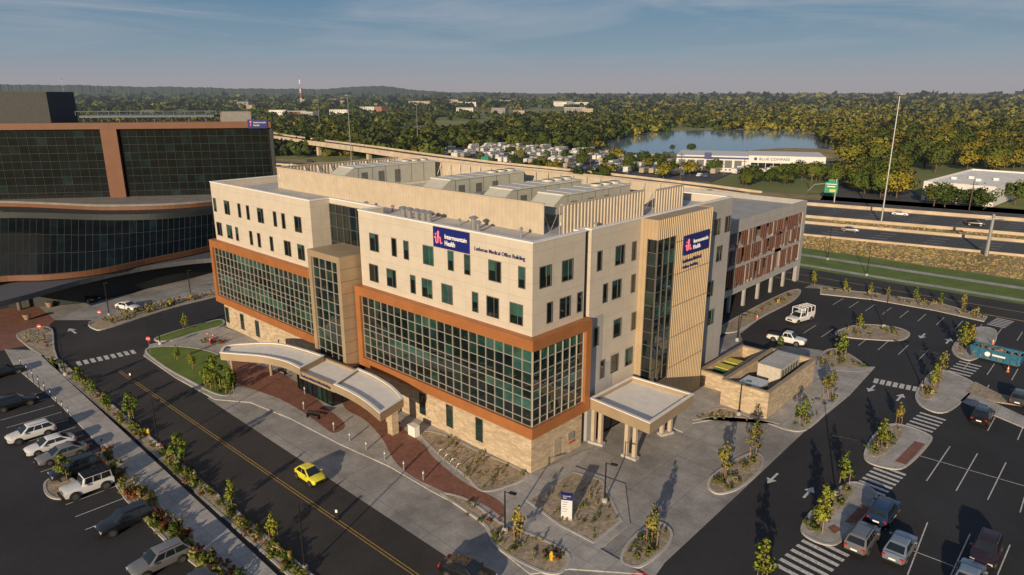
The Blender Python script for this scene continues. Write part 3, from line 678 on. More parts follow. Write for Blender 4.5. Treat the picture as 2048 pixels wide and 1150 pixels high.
for lst, zc in ((SW1,20.6),(SE1,20.6),(SW2,16.8),(SE2,16.8)):
    for px, py, wd in lst:
        x, _ = PY(px, py, 0); window(B, 'y', 0, x, zc, 1.6 if wd else .75, 2.0, -1, lit=(1.0 if px in (857,895) else (.6 if px in (1033,1044) else None)))
for px, py, wd in ((1090,560,1),(1134,547,1),(1198,530,0),(1239,516,1),(1267,508,0)):
    y, _ = PX(px, py, 0); window(B, 'x', 0, y, 20.6, 1.6 if wd else .7, 2.0, 1)
for px, py, wd in ((1098,638,0),(1129,628,1),(1158,618,0),(1209,600,0),(1232,590,1),(1265,579,0)):
    y, _ = PX(px, py, 0); window(B, 'x', 0, y, 16.8, 1.6 if wd else .7, 2.0, 1)
for z_, pts in ((12.2, (1192,1233,1265)), (8.0, (1204,1228,1256))):
    for px in pts:
        y, _ = PX(px, 670 if z_ > 10 else 730, 0.05); window(B, 'x', 0.05, y, z_, 1.3 if px in (1233,1228,1256) else .7, 2.0, 1)
for z_, pts in ((20.6, (1432,1452)), (16.8, (1440,)), (12.2, (1428,)), (8, (1434,))):
    for px in pts:
        y, _ = PX(px, 480, .05); window(B, 'x', .05, y, z_, 1.5, 2.0, 1)
T = MB(); T.box(0,2.2,22.4,30.9,0,ZR); T.box(0,2.2,18.45,22.4,21.9,ZR); T.box(.0,.9,18.45,22.4,0,21.9); T.box(0,2.2,18.45,22.4,0,4.5)
T.build('stair_tower', mbronze, B, world=True)
T = MB(); corr(T,'x',2.22,22.3,30.95,0,ZR+.05,.42,.08,1); corr(T,'x',2.22,18.4,22.3,21.9,ZR+.05,.42,.08,1); corr(T,'y',18.43,0,2.3,21.9,ZR+.05,.42,.08,-1); corr(T,'y',18.43,.0,.95,0,21.9,.42,.08,-1); corr(T,'y',30.93,0,2.3,0,ZR+.05,.42,.08,1)
T.build('ribbed_cladding', mbronze2, B, world=True)
T = MB()
for q in (5.5,9.4,13.3,17.2,21.1): T.box(2.21,2.32,22.4,30.9,q-.03,q+.03)
T.build('cladding_joint', M('joint_bronze', (.25,.18,.11), .6), B, world=True)
cz = [4.5,6.2,7.9,9.4,11.0,12.6,14.2,15.8,17.4,18.9,20.4,21.9]
curtain(B, 'x', 2.15, lin(18.5,22.35,3), cz, 1, mm=mframe, floors=[1,3,5,7,9]); curtain(B, 'y', 18.5, [.95,2.15], cz, -1, mm=mframe)
x0, zt = PY(866,452,-.1); x1, _ = PY(938,466,-.1); _, zb = PY(866,492,-.1)
sg = MB(); sg.box(x0,x1,-.14,-.01,zb,zt); sgo = sg.build('wall_sign', mblue, B, world=True)
W_, H_ = x1-x0, zt-zb
emblem(sgo, 'y', -.14, x0+W_*.05, zb+H_*.2, H_*.62, -1)
text('Intermountain', W_*.60, H_*.22, (x0+W_*.345, -.17, zb+H_*.50), (pi/2,0,0), mtxt, sgo, bold=.012)
text('Health', W_*.28, H_*.24, (x0+W_*.345, -.17, zb+H_*.17), (pi/2,0,0), mtxt, sgo, bold=.012)
xa, za = PY(949,497,-.05); xb, zb2 = PY(1050,518,-.05)
text('Lutheran Medical Office Building', xb-xa, .52, (xa, -.04, (za+zb2)/2-.30), (pi/2,0,0), mnavy, B, bold=.008)
y0, zt = PX(1368,472,2.36); y1, _ = PX(1418,457,2.36); _, zb = PX(1368,510,2.36)
sg = MB(); sg.box(2.36,2.5,y0,y1,zb,zt); sgo = sg.build('wall_sign', mblue, B, world=True); W_, H_ = y1-y0, zt-zb
emblem(sgo, 'x', 2.5, y0+W_*.05, zb+H_*.2, H_*.60, 1)
text('Intermountain', W_*.58, H_*.20, (2.53, y0+W_*.36, zb+H_*.50), (pi/2,0,pi/2), mtxt, sgo, bold=.012)
text('Health', W_*.27, H_*.22, (2.53, y0+W_*.36, zb+H_*.18), (pi/2,0,pi/2), mtxt, sgo, bold=.012)
text('Lutheran Medical', W_*.72, .45, (2.36, y0+.15, zb-1.0), (pi/2,0,pi/2), mnavy, B, bold=.01)
text('Office Building', W_*.62, .45, (2.36, y0+.15, zb-1.8), (pi/2,0,pi/2), mnavy, B, bold=.01)
def screen(segs):
    m = MB(); tp = MB()
    for pl, fx, a0, a1, o_ in segs:
        corr(m, pl, fx, a0, a1, 23.1, 26.3, .6, .09, o_)
        if pl == 'y': tp.box(a0,a1,fx-.12,fx+.2,26.3,26.42)
        else: tp.box(fx-.2,fx+.12,a0,a1,26.3,26.42)
    so_ = m.build('mechanical_screen', mscreen, B, world=True); tp.build('screen_cap', mscreen, so_)
    b_ = MB()
    for pl, fx, a0, a1, o_ in segs:
        k = a0
        while k < a1:
            if pl == 'y': b_.tube([(k,fx-o_*.25,26.2),(k,fx-o_*.25,23.1)], .05, 5); b_.tube([(k,fx-o_*.25,26.0),(k,fx-o_*1.6,23.1)], .04, 5)
            else: b_.tube([(fx-o_*.25,k,26.2),(fx-o_*.25,k,23.1)], .05, 5); b_.tube([(fx-o_*.25,k,26.0),(fx-o_*1.6,k,23.1)], .04, 5)
            k += 2.4
    b_.build('screen_brace', mgalv, so_)
screen([('y',7.8,-61,-5.3,-1)]); screen([('x',-3.6,8.6,24.4,1)]); screen([('x',-2.6,25.2,32,1)]); screen([('y',32,-61,-2.6,1)]); screen([('x',-61,7.8,32,-1)])
mtop_ = M('unit_top', (.60,.57,.50), .5, ns=1, var=.08)
def ahu(x, y, ln, wd, label):
    r = empty('rooftop_air_unit', (x, y, 23.1), 0, label, 'air handling unit', 'rooftop air units inside the screen')
    H_ = 3.45
    m = MB(); m.box(0,wd,1.6,ln,.5,H_); m.build('casing', mahu, r)
    m = MB(); m.box(-.12,wd+.12,1.5,ln+.1,H_,H_+.16); m.box(.1,wd-.1,1.8,ln-.2,.0,.5)
    for k in range(int((ln-2)/2.6)): m.box(-.125,wd+.125,3+k*2.6,3.04+k*2.6,H_+.16,H_+.19)
    m.build('roof_panel', mtop_, r)
    m = MB(); n0 = len(m.v)
    for xx in (0, wd): m.v += [(xx,1.55,H_+.05),(xx,0,2.5),(xx,0,1.5),(xx,1.55,1.5)]
    for q in ((0,1,5,4),(1,2,6,5),(2,3,7,6),(0,3,2,1),(4,5,6,7)): m.face([n0+i for i in q])
    m.build('intake_hood', mahu, r)
    m = MB()
    for k in range(int((ln-2)/2.6)): m.box(wd+.001,wd+.04,2.4+k*2.6,2.43+k*2.6,.5,3.4)
    m.build('panel_seam', mahud, r)
    for k in range(3): MB().box(wd,wd+.04,3+k*3.2,4.1+k*3.2,.7,2.7).build('access_door', mahud, r)
    for k in range(3):
        f = MB(); f.disc((wd*.5, ln-1.0-k*1.9, H_+.3), (0,0,1), .75, .25, 18); fo = f.build('fan_cowl', mahu, r); f = MB(); f.disc((wd*.5, ln-1.0-k*1.9, H_+.432), (0,0,1), .62, .01, 18); f.build('fan_grille', mahud, fo)
ahu(-10.4,11.2,15,3.6,'cream grey rooftop unit nearest the front corner of the roof')
ahu(-17.6,10.6,15,3.6,'cream grey rooftop unit second from the front corner of the roof')
ahu(-30.2,12,16,3.8,'cream grey rooftop unit in the middle of the screened roof')
ahu(-52.5,12.2,18,3.8,'cream grey rooftop unit at the far left end of the screened roof')
m = MB(); o = empty('rooftop_duct', (-24,16,23.1), 0, 'pale boxy duct run between the middle rooftop units', 'duct'); m.box(-.8,.8,0,10,.6,1.8); m.box(-4,4,10,11.4,.6,1.8); m.build('duct', mgalv, o)
for k in range(5): MB().box(-.7,.7,k*2.4,k*2.4+.2,0,.6).build('duct_support', mblack, o)
def vent(x, y, h, r, label, z=23.1):
    o = empty('roof_vent', (x, y, z), 0, label, 'roof vent', 'vents on the front strip of the roof')
    m = MB(); m.tube([(0,0,0),(0,0,h)], r, 10); m.build('pipe', mgalv, o); m = MB(); m.tube([(0,0,h),(0,0,h+.1),(0,0,h+.28)], [r*1.7,r*1.8,r*.6], 12); m.build('cap', mgalv, o)
for i, x in enumerate((-24.6,-23.4,-22,-20.8,-19.8)): vent(x, 4.2, 1.1, .32, 'round galvanised roof vent in the row of five behind the parapet')
vent(-12.6,4.5,1.3,.3,'tall galvanised roof vent left of the twin pipes near the lettering'); vent(-11.4,4.0,1.0,.22,'short galvanised roof vent near the lettering'); vent(-6.2,5.2,.8,.12,'thin roof pipe near the front corner parapet')
vent(-41,4.2,.6,.2,'low roof vent left of the entry recess'); vent(-34,5.5,.6,.2,'low roof vent above the entry recess'); vent(-3,14,.6,.15,'thin roof pipe behind the side parapet'); vent(-16,5.5,.5,.12,'thin roof pipe in front of the ribbed screen'); vent(-29,6,.6,.15,'thin roof pipe beside the ribbed screen')
cz1 = 5.6
def canopy(outline, zt=cz1, zb=4.65, fm=mbronze, tm=mwhite, drop=.22, cap=.10):
    P, I = inset(outline, .22)
    MB().ring(P, I, zb, zt).build('canopy_fascia', fm, B, world=True)
    MB().prism(I, zb+.05, zt-drop).build('canopy_deck', tm, B, world=True)
    _, O = inset(outline, -.05); MB().ring(O, inset(outline, .28)[1], zt, zt+cap).build('canopy_coping', fm if cap < .1 else mwhite, B, world=True)
lc = smoothp(GP([(440,706),(452,692),(500,687),(555,687),(600,697),(648,712)], cz1), 5, False)
lo_ = smoothp(GP([(600,737),(570,723),(525,713),(480,709),(440,706)], cz1), 5, False)
canopy(lc+lo_[:-1])
canopy(GP([(598,742),(650,715),(724,744),(668,771)], 5.1), 5.1, 4.2, cap=.06)
rc = smoothp(GP([(668,769),(700,784),(732,804),(760,827)], cz1), 5, False)+smoothp(GP([(807,797),(785,774),(752,753),(716,737)], cz1), 5, False)
canopy(rc)
a = Vector(G(600,744,5.0)); b_ = Vector(G(666,772,5.0)); d = b_-a; ang = atan2(d.y, d.x); nn = Vector((d.y, -d.x)).normalized()*.12
text('Lutheran Medical Office Building', d.length*.86, .38, (a.x+d.x*.07+nn.x, a.y+d.y*.07+nn.y, 4.48), (pi/2,0,ang), mnavy, B, bold=.01)
def column(px, py, r=.22, h=4.6, mat=mstone, z=.13, sq=False):
    x, y = G(px, py); m = MB(); (m.box(x-r,x+r,y-r,y+r,z,h) if sq else m.tube([(x,y,z),(x,y,h)], r, 14)); m.build('column', mat, B, world=True)
column(787,868,.45,4.6,mstone,sq=True); column(466,752,.2,4.6,mbronze); column(543,752,.2,4.6,mbronze); column(775,845,.2,4.6,mbronze)
curtain(B, 'y', -5.1, lin(-36.4,-28.4,7), [.13,2.6,4.15], -1, kind='dark', mm=mblack, name='vestibule_glass'); curtain(B, 'x', -28.4, lin(-5.1,-.2,4), [.13,2.6,4.15], 1, kind='dark', mm=mblack, name='vestibule_glass')
oc = GP([(1180,797),(1300,847),(1387,789),(1264,753)], 5.7)
canopy(oc, 5.7, 4.5, drop=.5)
mpier = M('pier_tan', (.46,.38,.29), .7, ns=1, var=.08)
for px, py in ((1252,912),(1268,918),(1186,885),(1200,889),(1323,870),(1339,866)):
    column(px, py, .2, 4.5, mpier, 0.25, True)
for pr_ in (((1252,912),(1268,918)),((1186,885),(1200,889)),((1323,870),(1339,866))):
    q = [G(*z) for z in pr_]; MB().obox(((q[0][0]+q[1][0])/2,(q[0][1]+q[1][1])/2), atan2(q[1][1]-q[0][1], q[1][0]-q[0][0]), 1.8, .8, 0, .28).build('column_base', mkerb, B, world=True)
curtain(B, 'x', .1, lin(11,17,4), [.05,2.4,4.3], 1, kind='dark', mm=mblack, name='side_door_glass')
# ------------------------------------------------------------------ GARAGE
GR = empty('parking_garage', (-35, 75, 0), 0, 'grey concrete multi level parking garage with brown and white vertical fins behind the office block', 'parking garage')
gx, gy0, gy1, gz = -9.5, 43, 95.2, 16.8
mgc = M('garage_concrete', (.36,.35,.34), .85, ns=.4, var=.12); mgd = M('garage_interior_shade', (.05,.045,.04), .9, ns=.4)
for z0_, z1_ in ((3.6,4.2),(7.8,8.4),(12,12.6),(15.2,15.8)): MB().box(-70,gx-.3,gy0,gy1-.3,z0_,z1_).build('deck', mgc, GR, world=True)
MB().box(gx-3.2,gx-3.0,gy0+1,gy1-1,4.25,15.1).build('inner_shade_sheet', mgd, GR, world=True)  # dark sheet that stands in for the shade behind the open decks
m = MB(); m.box(gx-.35,gx,gy0,gy1,14.6,gz); m.box(-70,gx-.35,gy1-.35,gy1,14.9,gz); m.box(-70,gx-.35,gy0,gy0+.35,14.9,gz); m.box(gx-.3,gx,gy0,gy1,3.4,4.7); m.box(gx-.3,gx-.02,gy0,gy1,8.2,8.9); m.box(gx-.3,gx-.02,gy0,gy1,11.6,12.2)
m.box(gx-.36,gx+.02,gy1-1.6,gy1+.02,0,14.6); m.box(gx-.3,gx-.02,gy1-14,gy1-11,4.7,14.6); m.box(-58,-34,62,78,15.8,16.9); m.box(-70,-69.6,gy0,gy1,0,gz); m.build('parapet', mgrey, GR, world=True)
for y in range(58, 95, 6): MB().box(gx-.8,gx-.32,y,y+.6,0,14.6).build('pillar', mgc, GR, world=True)
MB().box(-60,-58,gy0+1,gy1-1,0,15).build('inner_wall', mgc, GR, world=True)
fb = M('fin_brown', (.125,.052,.038), .6); fw_ = M('fin_pale', (.30,.275,.255), .6)
for mt_, sd_ in ((fb,1),(fw_,2)):
    random.seed(40+sd_); y = gy0+17+sd_*.4
    while y < gy1-2.5:
        for z0_, z1_ in ((4.7,8.2),(8.9,11.7),(11.9,14.6)):
            if random.random() < (.84 if sd_ == 1 else .4): MB().box(gx-.02-.004*sd_,gx+.2+.02*sd_,y,y+(.45 if sd_ == 1 else .28),z0_+random.choice([0,.0,.6]),z1_-.003).build('brown_fin' if sd_ == 1 else 'pale_fin', mt_, GR, world=True)
        y += .88 if sd_ == 1 else 1.5
random.seed(11)
MB().box(-32,-30,48,69.9,15.8,20.5).build('ramp_wall', mgrey, GR, world=True)
# ------------------------------------------------------------------ HOSPITAL (left)
HP = empty('hospital_building', (-135, 15, 0), 0, 'dark glass hospital with orange banding and curved lower floors at the left', 'building')
A_ = Vector((-147.7,-11.1)); C_ = Vector((-113.8,35.5)); D_ = (C_-A_).normalized(); N_ = Vector((D_.y, -D_.x))
def hp(u, v): q = A_+D_*u+N_*v; return (q.x, q.y)
LN = (C_-A_).length; ZH = 31.3
mdkm = M('mullion_dark', (.022,.028,.032), .6, .2)
def hquad(m, u0, u1, v, z0, z1):
    p, q = hp(u0, v), hp(u1, v); m.poly([(*p,z0),(*q,z0),(*q,z1),(*p,z1)])
MB().prism([hp(-70,-.3),hp(LN,-.3),hp(LN-16,-30),hp(-70,-30)], 0, ZH-.8).build('tower_block', M('hospital_wall', (.12,.07,.04), .7), HP, world=True)
zs = lin(14, ZH-1.4, 9); UO = LN*.40
for (u0, u1) in ((-66, UO-2.0), (UO+1.4, LN-.6)):
    g_ = MB(); mu = MB(); n = int((u1-u0)/1.9); us = lin(u0, u1, n)
    for i in range(n):
        for j in range(9): g_.col = panecol('hosp'); hquad(g_, us[i], us[i+1], 0, zs[j], zs[j+1])
    for u in us: mu.obox(hp(u,.06), atan2(D_.y,D_.x), .06, .10, 14, ZH-1.4)
    for z in zs: mu.obox(hp((u0+u1)/2,.05), atan2(D_.y,D_.x), u1-u0, .08, z-.03, z+.03)
    go = g_.build('tower_glass', mhglass, HP, world=True); mu.build('mullions', mdkm, go)
aD = atan2(D_.y, D_.x)
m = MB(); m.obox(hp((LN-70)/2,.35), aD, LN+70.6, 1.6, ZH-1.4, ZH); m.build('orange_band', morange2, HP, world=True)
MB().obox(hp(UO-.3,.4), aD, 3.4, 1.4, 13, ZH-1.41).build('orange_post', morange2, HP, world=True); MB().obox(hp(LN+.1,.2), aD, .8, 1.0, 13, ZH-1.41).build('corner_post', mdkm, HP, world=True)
MB().prism([hp(-30,-3),hp(LN*.17,-3),hp(LN*.17,-18),hp(-30,-18)], ZH-.8, 38.0).build('roof_plant_room', M('plant_room', (.055,.055,.06), .8), HP, world=True)
m = MB(); m.prism([hp(LN*.28,-2),hp(LN*.78,-2),hp(LN*.80,-16),hp(LN*.28,-16)], ZH+1.0, ZH+1.5)
for k in range(8): m.tube([(*hp(LN*(.29+k*.065),-3),ZH-.8),(*hp(LN*(.29+k*.065),-3),ZH+1.1)], .2, 6)
m.build('helipad_deck', M('helipad_steel', (.10,.12,.14), .6, .3), HP, world=True)
m = MB()
for k in range(14): m.tube([(*hp(LN*(.27+k*.04),-1.7),ZH+1.5),(*hp(LN*(.27+k*.04),-1.7),ZH+2.4)], .05, 5)
m.tube([(*hp(LN*.27,-1.7),ZH+2.4),(*hp(LN*.79,-1.7),ZH+2.4)], .06, 5); m.build('helipad_railing', mgalv, HP, world=True)
MB().prism([hp(LN*.80,-3),hp(LN*.92,-3),hp(LN*.88,-10),hp(LN*.80,-10)], ZH-.8, ZH+2.2).build('roof_plant_room', M('plant_room_grey', (.22,.21,.20), .8), HP, world=True)
m = MB(); m.obox(hp(LN-2.6,1.25), aD, 4.4, .2, ZH-1.5, ZH+.5); sgo = m.build('wall_sign', mblue, HP, world=True)
c0 = hp(LN-3.5,1.4); text('Intermountain', 2.8, .4, (c0[0], c0[1], ZH-.35), (pi/2,0,aD), mtxt, sgo); text('Health', 1.3, .4, (c0[0], c0[1], ZH-1.0), (pi/2,0,aD), mtxt, sgo)
m = MB(); q = hp(LN-4.1,1.4); m.disc((q[0],q[1],ZH+.0), (N_.x,N_.y,0), .22, .1, 10); m.tube([(q[0],q[1],ZH-1.0),(q[0],q[1],ZH-.35)], .12, 6); m.build('emblem', mpink, sgo)
ARC = {}
for nm, zc, pts in (('top',14.6,[(-320,408),(-150,401),(0,400),(100,403),(200,407),(300,406),(380,402),(450,395)]),
                    ('mid',12.3,[(-320,452),(-150,440),(0,433),(100,434),(200,437),(300,436),(380,430),(450,421)]),
                    ('low',6.4,[(-320,585),(-150,572),(0,552),(100,548),(200,537),(300,516),(380,500),(450,484)])):
    ARC[nm] = smoothp(GP(pts, zc), 7, False)
back = [hp(LN-4,-6), hp(-75,-6)]
def offs(arc, off):
    P = []
    for i, p in enumerate(arc):
        a = Vector(arc[max(i-1,0)]); b = Vector(arc[min(i+1,len(arc)-1)]); d = (b-a).normalized(); n = Vector((d.y,-d.x)); P.append(tuple(Vector(p)+n*off))
    return P
def tier(arc, off, z0, z1, mat, name): MB().prism(offs(arc, off)+back, z0, z1).build(name, mat, HP, world=True)
mcop = M('curved_coping_grey', (.20,.185,.17), .8, ns=.5)
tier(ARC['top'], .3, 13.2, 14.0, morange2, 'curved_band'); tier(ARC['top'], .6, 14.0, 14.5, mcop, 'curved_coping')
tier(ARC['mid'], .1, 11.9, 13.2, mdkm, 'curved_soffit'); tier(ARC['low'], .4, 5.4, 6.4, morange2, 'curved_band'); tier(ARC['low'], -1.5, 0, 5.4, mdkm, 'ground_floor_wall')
g_ = MB(); mu = MB(); LW, MD = ARC['low'], ARC['mid']
for i in range(len(LW)-1):
    k = max(1, int((Vector(LW[i+1])-Vector(LW[i])).length/1.8))
    for j in range(k):
        f0, f1 = j/k, (j+1)/k
        for r_ in range(3):
            g0, g1 = r_/3, (r_+1)/3
            def pt(f, g):
                lo2 = Vector(LW[i]).lerp(Vector(LW[i+1]), f); hi2 = Vector(MD[i]).lerp(Vector(MD[i+1]), f); q = lo2.lerp(hi2, g); return (q.x, q.y, 6.4+(12.0-6.4)*g)
            g_.col = panecol('hosp'); g_.poly([pt(f0,g0),pt(f1,g0),pt(f1,g1),pt(f0,g1)])
            mu.tube([pt(f0,g0),pt(f0,g1)], .05, 4, False); mu.tube([pt(f0,g0),pt(f1,g0)], .04, 4, False)
mlean = mk_glass('leaning_glass_dark', .4, .08, (.4,.4,.4), (1.1,1.1,1.1))
go = g_.build('leaning_glass', mlean, HP, world=True); mu.build('mullions', M('mullion_mid', (.05,.058,.062), .6), go)
ca = smoothp(GP([(-10,608),(60,590),(160,562),(280,536),(380,522),(430,518)], 5), 5, False); cb = smoothp(GP([(430,506),(330,508),(220,520),(120,540),(40,565),(-40,582)], 5), 5, False)
m = MB(); m.prism(ca+cb, 4.3, 5.2); m.build('entrance_canopy', M('canopy_grey', (.085,.09,.10), .6), HP, world=True)
for px, py in ((40,620),(190,585),(320,555),(405,545)):
    x, y = G(px, py); MB().tube([(x,y,0),(x,y,4.4)], .35, 12).build('column', M('column_dim', (.12,.11,.10), .8), HP, world=True)
# ------------------------------------------------------------------ service enclosures
def enclosure(name, c3, h, label, th=.35):
    a, b_, c = [Vector(G(px, py, h)) for px, py in c3]; x0 = a.x; y0 = (a.y+b_.y)/2; x1 = (b_.x+c.x)/2; y1 = c.y
    r = empty(name, ((x0+x1)/2, (y0+y1)/2, 0), 0, label, 'wall enclosure')
    P = [(x0,y0),(x1,y0),(x1,y1),(x0,y1)]; P, I = inset(P, th); MB().ring(P, I, 0, h).build('wall', mstone, r, world=True)
    P2, I2 = inset(P, -.05); MB().ring(I2, inset(P, th+.05)[1], h, h+.15).build('coping', mbronze, r, world=True)
    return r, (x0, x1, y0, y1)
e1, r1 = enclosure('generator_enclosure', [(1450,756),(1537,793),(1627,718)], 3.4, 'stone walled enclosure around two generators in front of the stair tower')
e2, r2 = enclosure('dumpster_enclosure', [(1402,738),(1448,758),(1528,702)], 2.2, 'low stone wall around the yellow lidded dumpsters')
def gen(cx, cy, lx, ly, h, mat, label, mtop):
    o = empty('generator', (cx, cy, .1), 0, label, 'generator'); MB().box(-lx/2,lx/2,-ly/2,ly/2,0,.3).build('skid', mblack, o); MB().box(-lx/2,lx/2,-ly/2,ly/2,.3,h).build('housing', mat, o)
    m = MB(); m.box(-lx/2-.05,lx/2+.05,-ly/2-.05,ly/2+.05,h,h+.12); m.build('housing_top', mtop, o)
    for k in range(6): MB().box(lx/2+.001,lx/2+.04,-ly/2+.4+k*ly/7,-ly/2+.4+k*ly/7+ly/10,.6,h-.3).build('louvre', mahud, o)
gx_, gy_ = (r1[0]+r1[1])/2, (r1[2]+r1[3])/2
gen(gx_+.1, gy_+2.4, 3.0, 6.2, 3.9, M('beige_housing', (.50,.46,.40), .5), 'large beige generator at the back of the stone enclosure', mroof)
gen(gx_-.2, r1[2]+2.9, 2.6, 2.8, 2.9, M('pale_blue_housing', (.38,.45,.50), .5), 'small pale blue generator at the front of the stone enclosure', M('pale_blue_top', (.52,.58,.62), .5))
for i, (px, py, lb) in enumerate(((1462,742,'left dark green dumpster with yellow lid in the low stone enclosure'),(1480,731,'right dark green dumpster with yellow lid in the low stone enclosure'))):
    x, y = G(px, py, 1.5); o = empty('dumpster', (x-.9, y, .1), 0, lb, 'dumpster'); m = MB(); m.obox((0,0),0,1.9,1.5,.1,1.7,1.08); m.build('bin', M('dumpster_green', (.03,.10,.05), .6), o)
    m = MB(); m.obox((0,.0),0,2.1,1.65,1.72,1.84); m.build('lid', M('lid_yellow', (.62,.50,.08), .5), o)
    for s_ in (-.7,.7): MB().disc((s_,-.5,.08),(1,0,0),.1,.08,8).build('caster', mtyre, o)
# ------------------------------------------------------------------ vehicles
def paint(name, col, metal=.3): return M('paint_'+name, col, .28, metal, ns=1.0, var=.04, coat=.8)
def bil(q, u, v):
    a, b_, c, d = [Vector(z) for z in q]; return a*(1-u)*(1-v)+b_*u*(1-v)+c*u*v+d*(1-u)*v
def on(m, q, u0, u1, v0, v1, off=.014):
    P = [bil(q,u0,v0), bil(q,u1,v0), bil(q,u1,v1), bil(q,u0,v1)]; n = (P[1]-P[0]).cross(P[3]-P[0]).normalized()
    m.poly([p+n*off for p in P])
KIND = {
 'sedan': dict(L=4.75,W=1.84,H=1.46,belt=.92,hf=.72,hr=.90,b=(-2.0,1.15),t=(-1.05,.30),tr=.96,wr=.33,wb=1.38),
 'suv':   dict(L=4.7,W=1.90,H=1.70,belt=1.05,hf=.86,hr=1.02,b=(-2.28,1.10),t=(-1.75,.35),tr=1.04,wr=.37,wb=1.40),
 'hatch': dict(L=3.7,W=1.66,H=1.48,belt=.90,hf=.66,hr=.90,b=(-1.68,1.02),t=(-1.0,.12),tr=.86,wr=.30,wb=1.18),
 'jeep':  dict(L=4.3,W=1.86,H=1.95,belt=1.16,hf=1.10,hr=1.16,b=(-2.08,.62),t=(-2.0,.40),tr=1.16,wr=.43,wb=1.34),
 'pickup':dict(L=5.7,W=2.0,H=1.88,belt=1.15,hf=1.02,hr=1.14,b=(-.55,1.40),t=(-.35,.75),tr=1.12,wr=.40,wb=1.75)}
def vehicle(kind, pm, loc, rz, label, name='parked_car', cat='car', group=None, top=None, rack=False, z=.0):
    k = KIND[kind]; r = empty(name, (loc[0], loc[1], z), rz, label, cat, group); Lh, Wh, H = k['L']/2, k['W']/2, k['H']
    m = MB(); ST = []
    nst = 22; zb = .24 if kind in ('sedan','hatch') else .34; rd = 1.9 if kind == 'hatch' else 1.25
    for i in range(nst+1):
        s = i/nst; x = -Lh+2*Lh*s; e = abs(2*s-1); w_ = Wh*(1-((.10*e**5+.07*max(0,(e-.9)/.10))*rd if kind != 'jeep' else .02*e**5)); low = zb+.10*max(0,(e-.85)/.15)
        if x > k['b'][1]: f = (x-k['b'][1])/(Lh-k['b'][1]); tp = k['hr']+(k['hf']-k['hr'])*f**1.6
        elif x < k['b'][0]: tp = k['tr']-.05*((k['b'][0]-x)/max(.1, Lh+k['b'][0]))
        else: tp = k['belt']
        if e > .985: tp -= (.16 if kind != 'jeep' else .03)
        elif e > .93: tp -= .03
        ST.append([(0,low),(w_*.86,low),(w_*.985,low+.10),(w_,low+.30),(w_*.985,tp-.16),(w_*.94,tp-.03),(w_*.82,tp+.01),(0,tp+.04)])
    nb = len(m.v); R_ = 15
    for i, s_ in enumerate(ST):
        x = -Lh+2*Lh*i/nst; row = [(x,y,z_) for y, z_ in s_]+[(x,-y,z_) for y, z_ in s_[-2:0:-1]]; R_ = len(row); m.v += row
    for i in range(nst):
        for j in range(R_): j2 = (j+1) % R_; m.face((nb+i*R_+j, nb+i*R_+j2, nb+(i+1)*R_+j2, nb+(i+1)*R_+j))
    m.face([nb+j for j in range(R_)]); m.face([nb+nst*R_+j for j in range(R_-1,-1,-1)])
    m.build('body', pm, r, smooth=True)
    (bx0, bx1), (tx0, tx1) = k['b'], k['t']; zb_, zt = k['belt']-.03, H-.07; wb_, wt = Wh*.93, Wh*.74
    if kind == 'jeep': wt = Wh*.86
    if kind == 'hatch': wt = Wh*.70
    A = [(bx0,-wb_,zb_),(bx1,-wb_,zb_),(bx1,wb_,zb_),(bx0,wb_,zb_)]; T_ = [(tx0,-wt,zt),(tx1,-wt,zt),(tx1,wt,zt),(tx0,wt,zt)]
    U_ = [(tx0+.14,-wt+.14,H),(tx1-.22,-wt+.14,H),(tx1-.22,wt-.14,H),(tx0+.14,wt-.14,H)]
    c = MB(); c.v = A+T_+U_
    for o0 in (0,4):
        for i in range(4): j = (i+1)%4; c.face((o0+i,o0+j,o0+4+j,o0+4+i))
    c.face((8,9,10,11)); co_ = c.build('cabin', pm, r)
    bv = co_.modifiers.new('bevel', 'BEVEL'); bv.width = .05; bv.segments = 3; bv.limit_method = 'ANGLE'; bv.angle_limit = radians(20)
    co_.data.polygons.foreach_set('use_smooth', [True]*len(co_.data.polygons))
    if top: MB().box(tx0-.02,tx1-.05,-wt-.02,wt+.02,H-.07,H+.03).build('roof_panel', top, r)
    R1 = (A[1],A[2],T_[2],T_[1]); R2 = (A[3],A[0],T_[0],T_[3]); SL_ = (A[0],A[1],T_[1],T_[0]); SR_ = (A[2],A[3],T_[3],T_[2])
    g_ = MB(); on(g_, R1, .05,.95,.08,.95); g_.build('windscreen', mdglass, r)
    g_ = MB(); on(g_, R2, .08,.92,.25,.92); g_.build('rear_window', mdglass, r)
    cuts = ((.05,.36),(.39,.64),(.67,.93)) if kind in ('suv','jeep') else ((.12,.50),(.53,.90))
    for q, fl in ((SL_,False),(SR_,True)):
        for u0, u1 in cuts:
            if fl: u0, u1 = 1-u1, 1-u0
            g_ = MB(); on(g_, q, u0, u1, .16, .93); g_.build('side_window', mdglass, r)
    for sx in (-1,1):
        for sy in (-1,1):
            x = sx*k['wb']; y = sy*(Wh-.09); wr = k['wr']; ex = .07 if kind == 'jeep' else 0
            a_ = MB(); a_.disc((x,sy*(Wh-.10+ex/2),wr+.02),(0,1,0),wr+.07,.212+ex,20); a_.build('wheel_arch', mblack, r)
            y += sy*ex
            t_ = MB(); t_.tube([(x,y-.12,wr),(x,y-.09,wr),(x,y+.09,wr),(x,y+.12,wr)], [wr*.93,wr,wr,wr*.93], 20); wo = t_.build('wheel', mtyre, r)
            t_ = MB(); t_.disc((x,y+sy*.125,wr),(0,1,0),wr*.62,.012,14); t_.build('rim', mrim, wo)
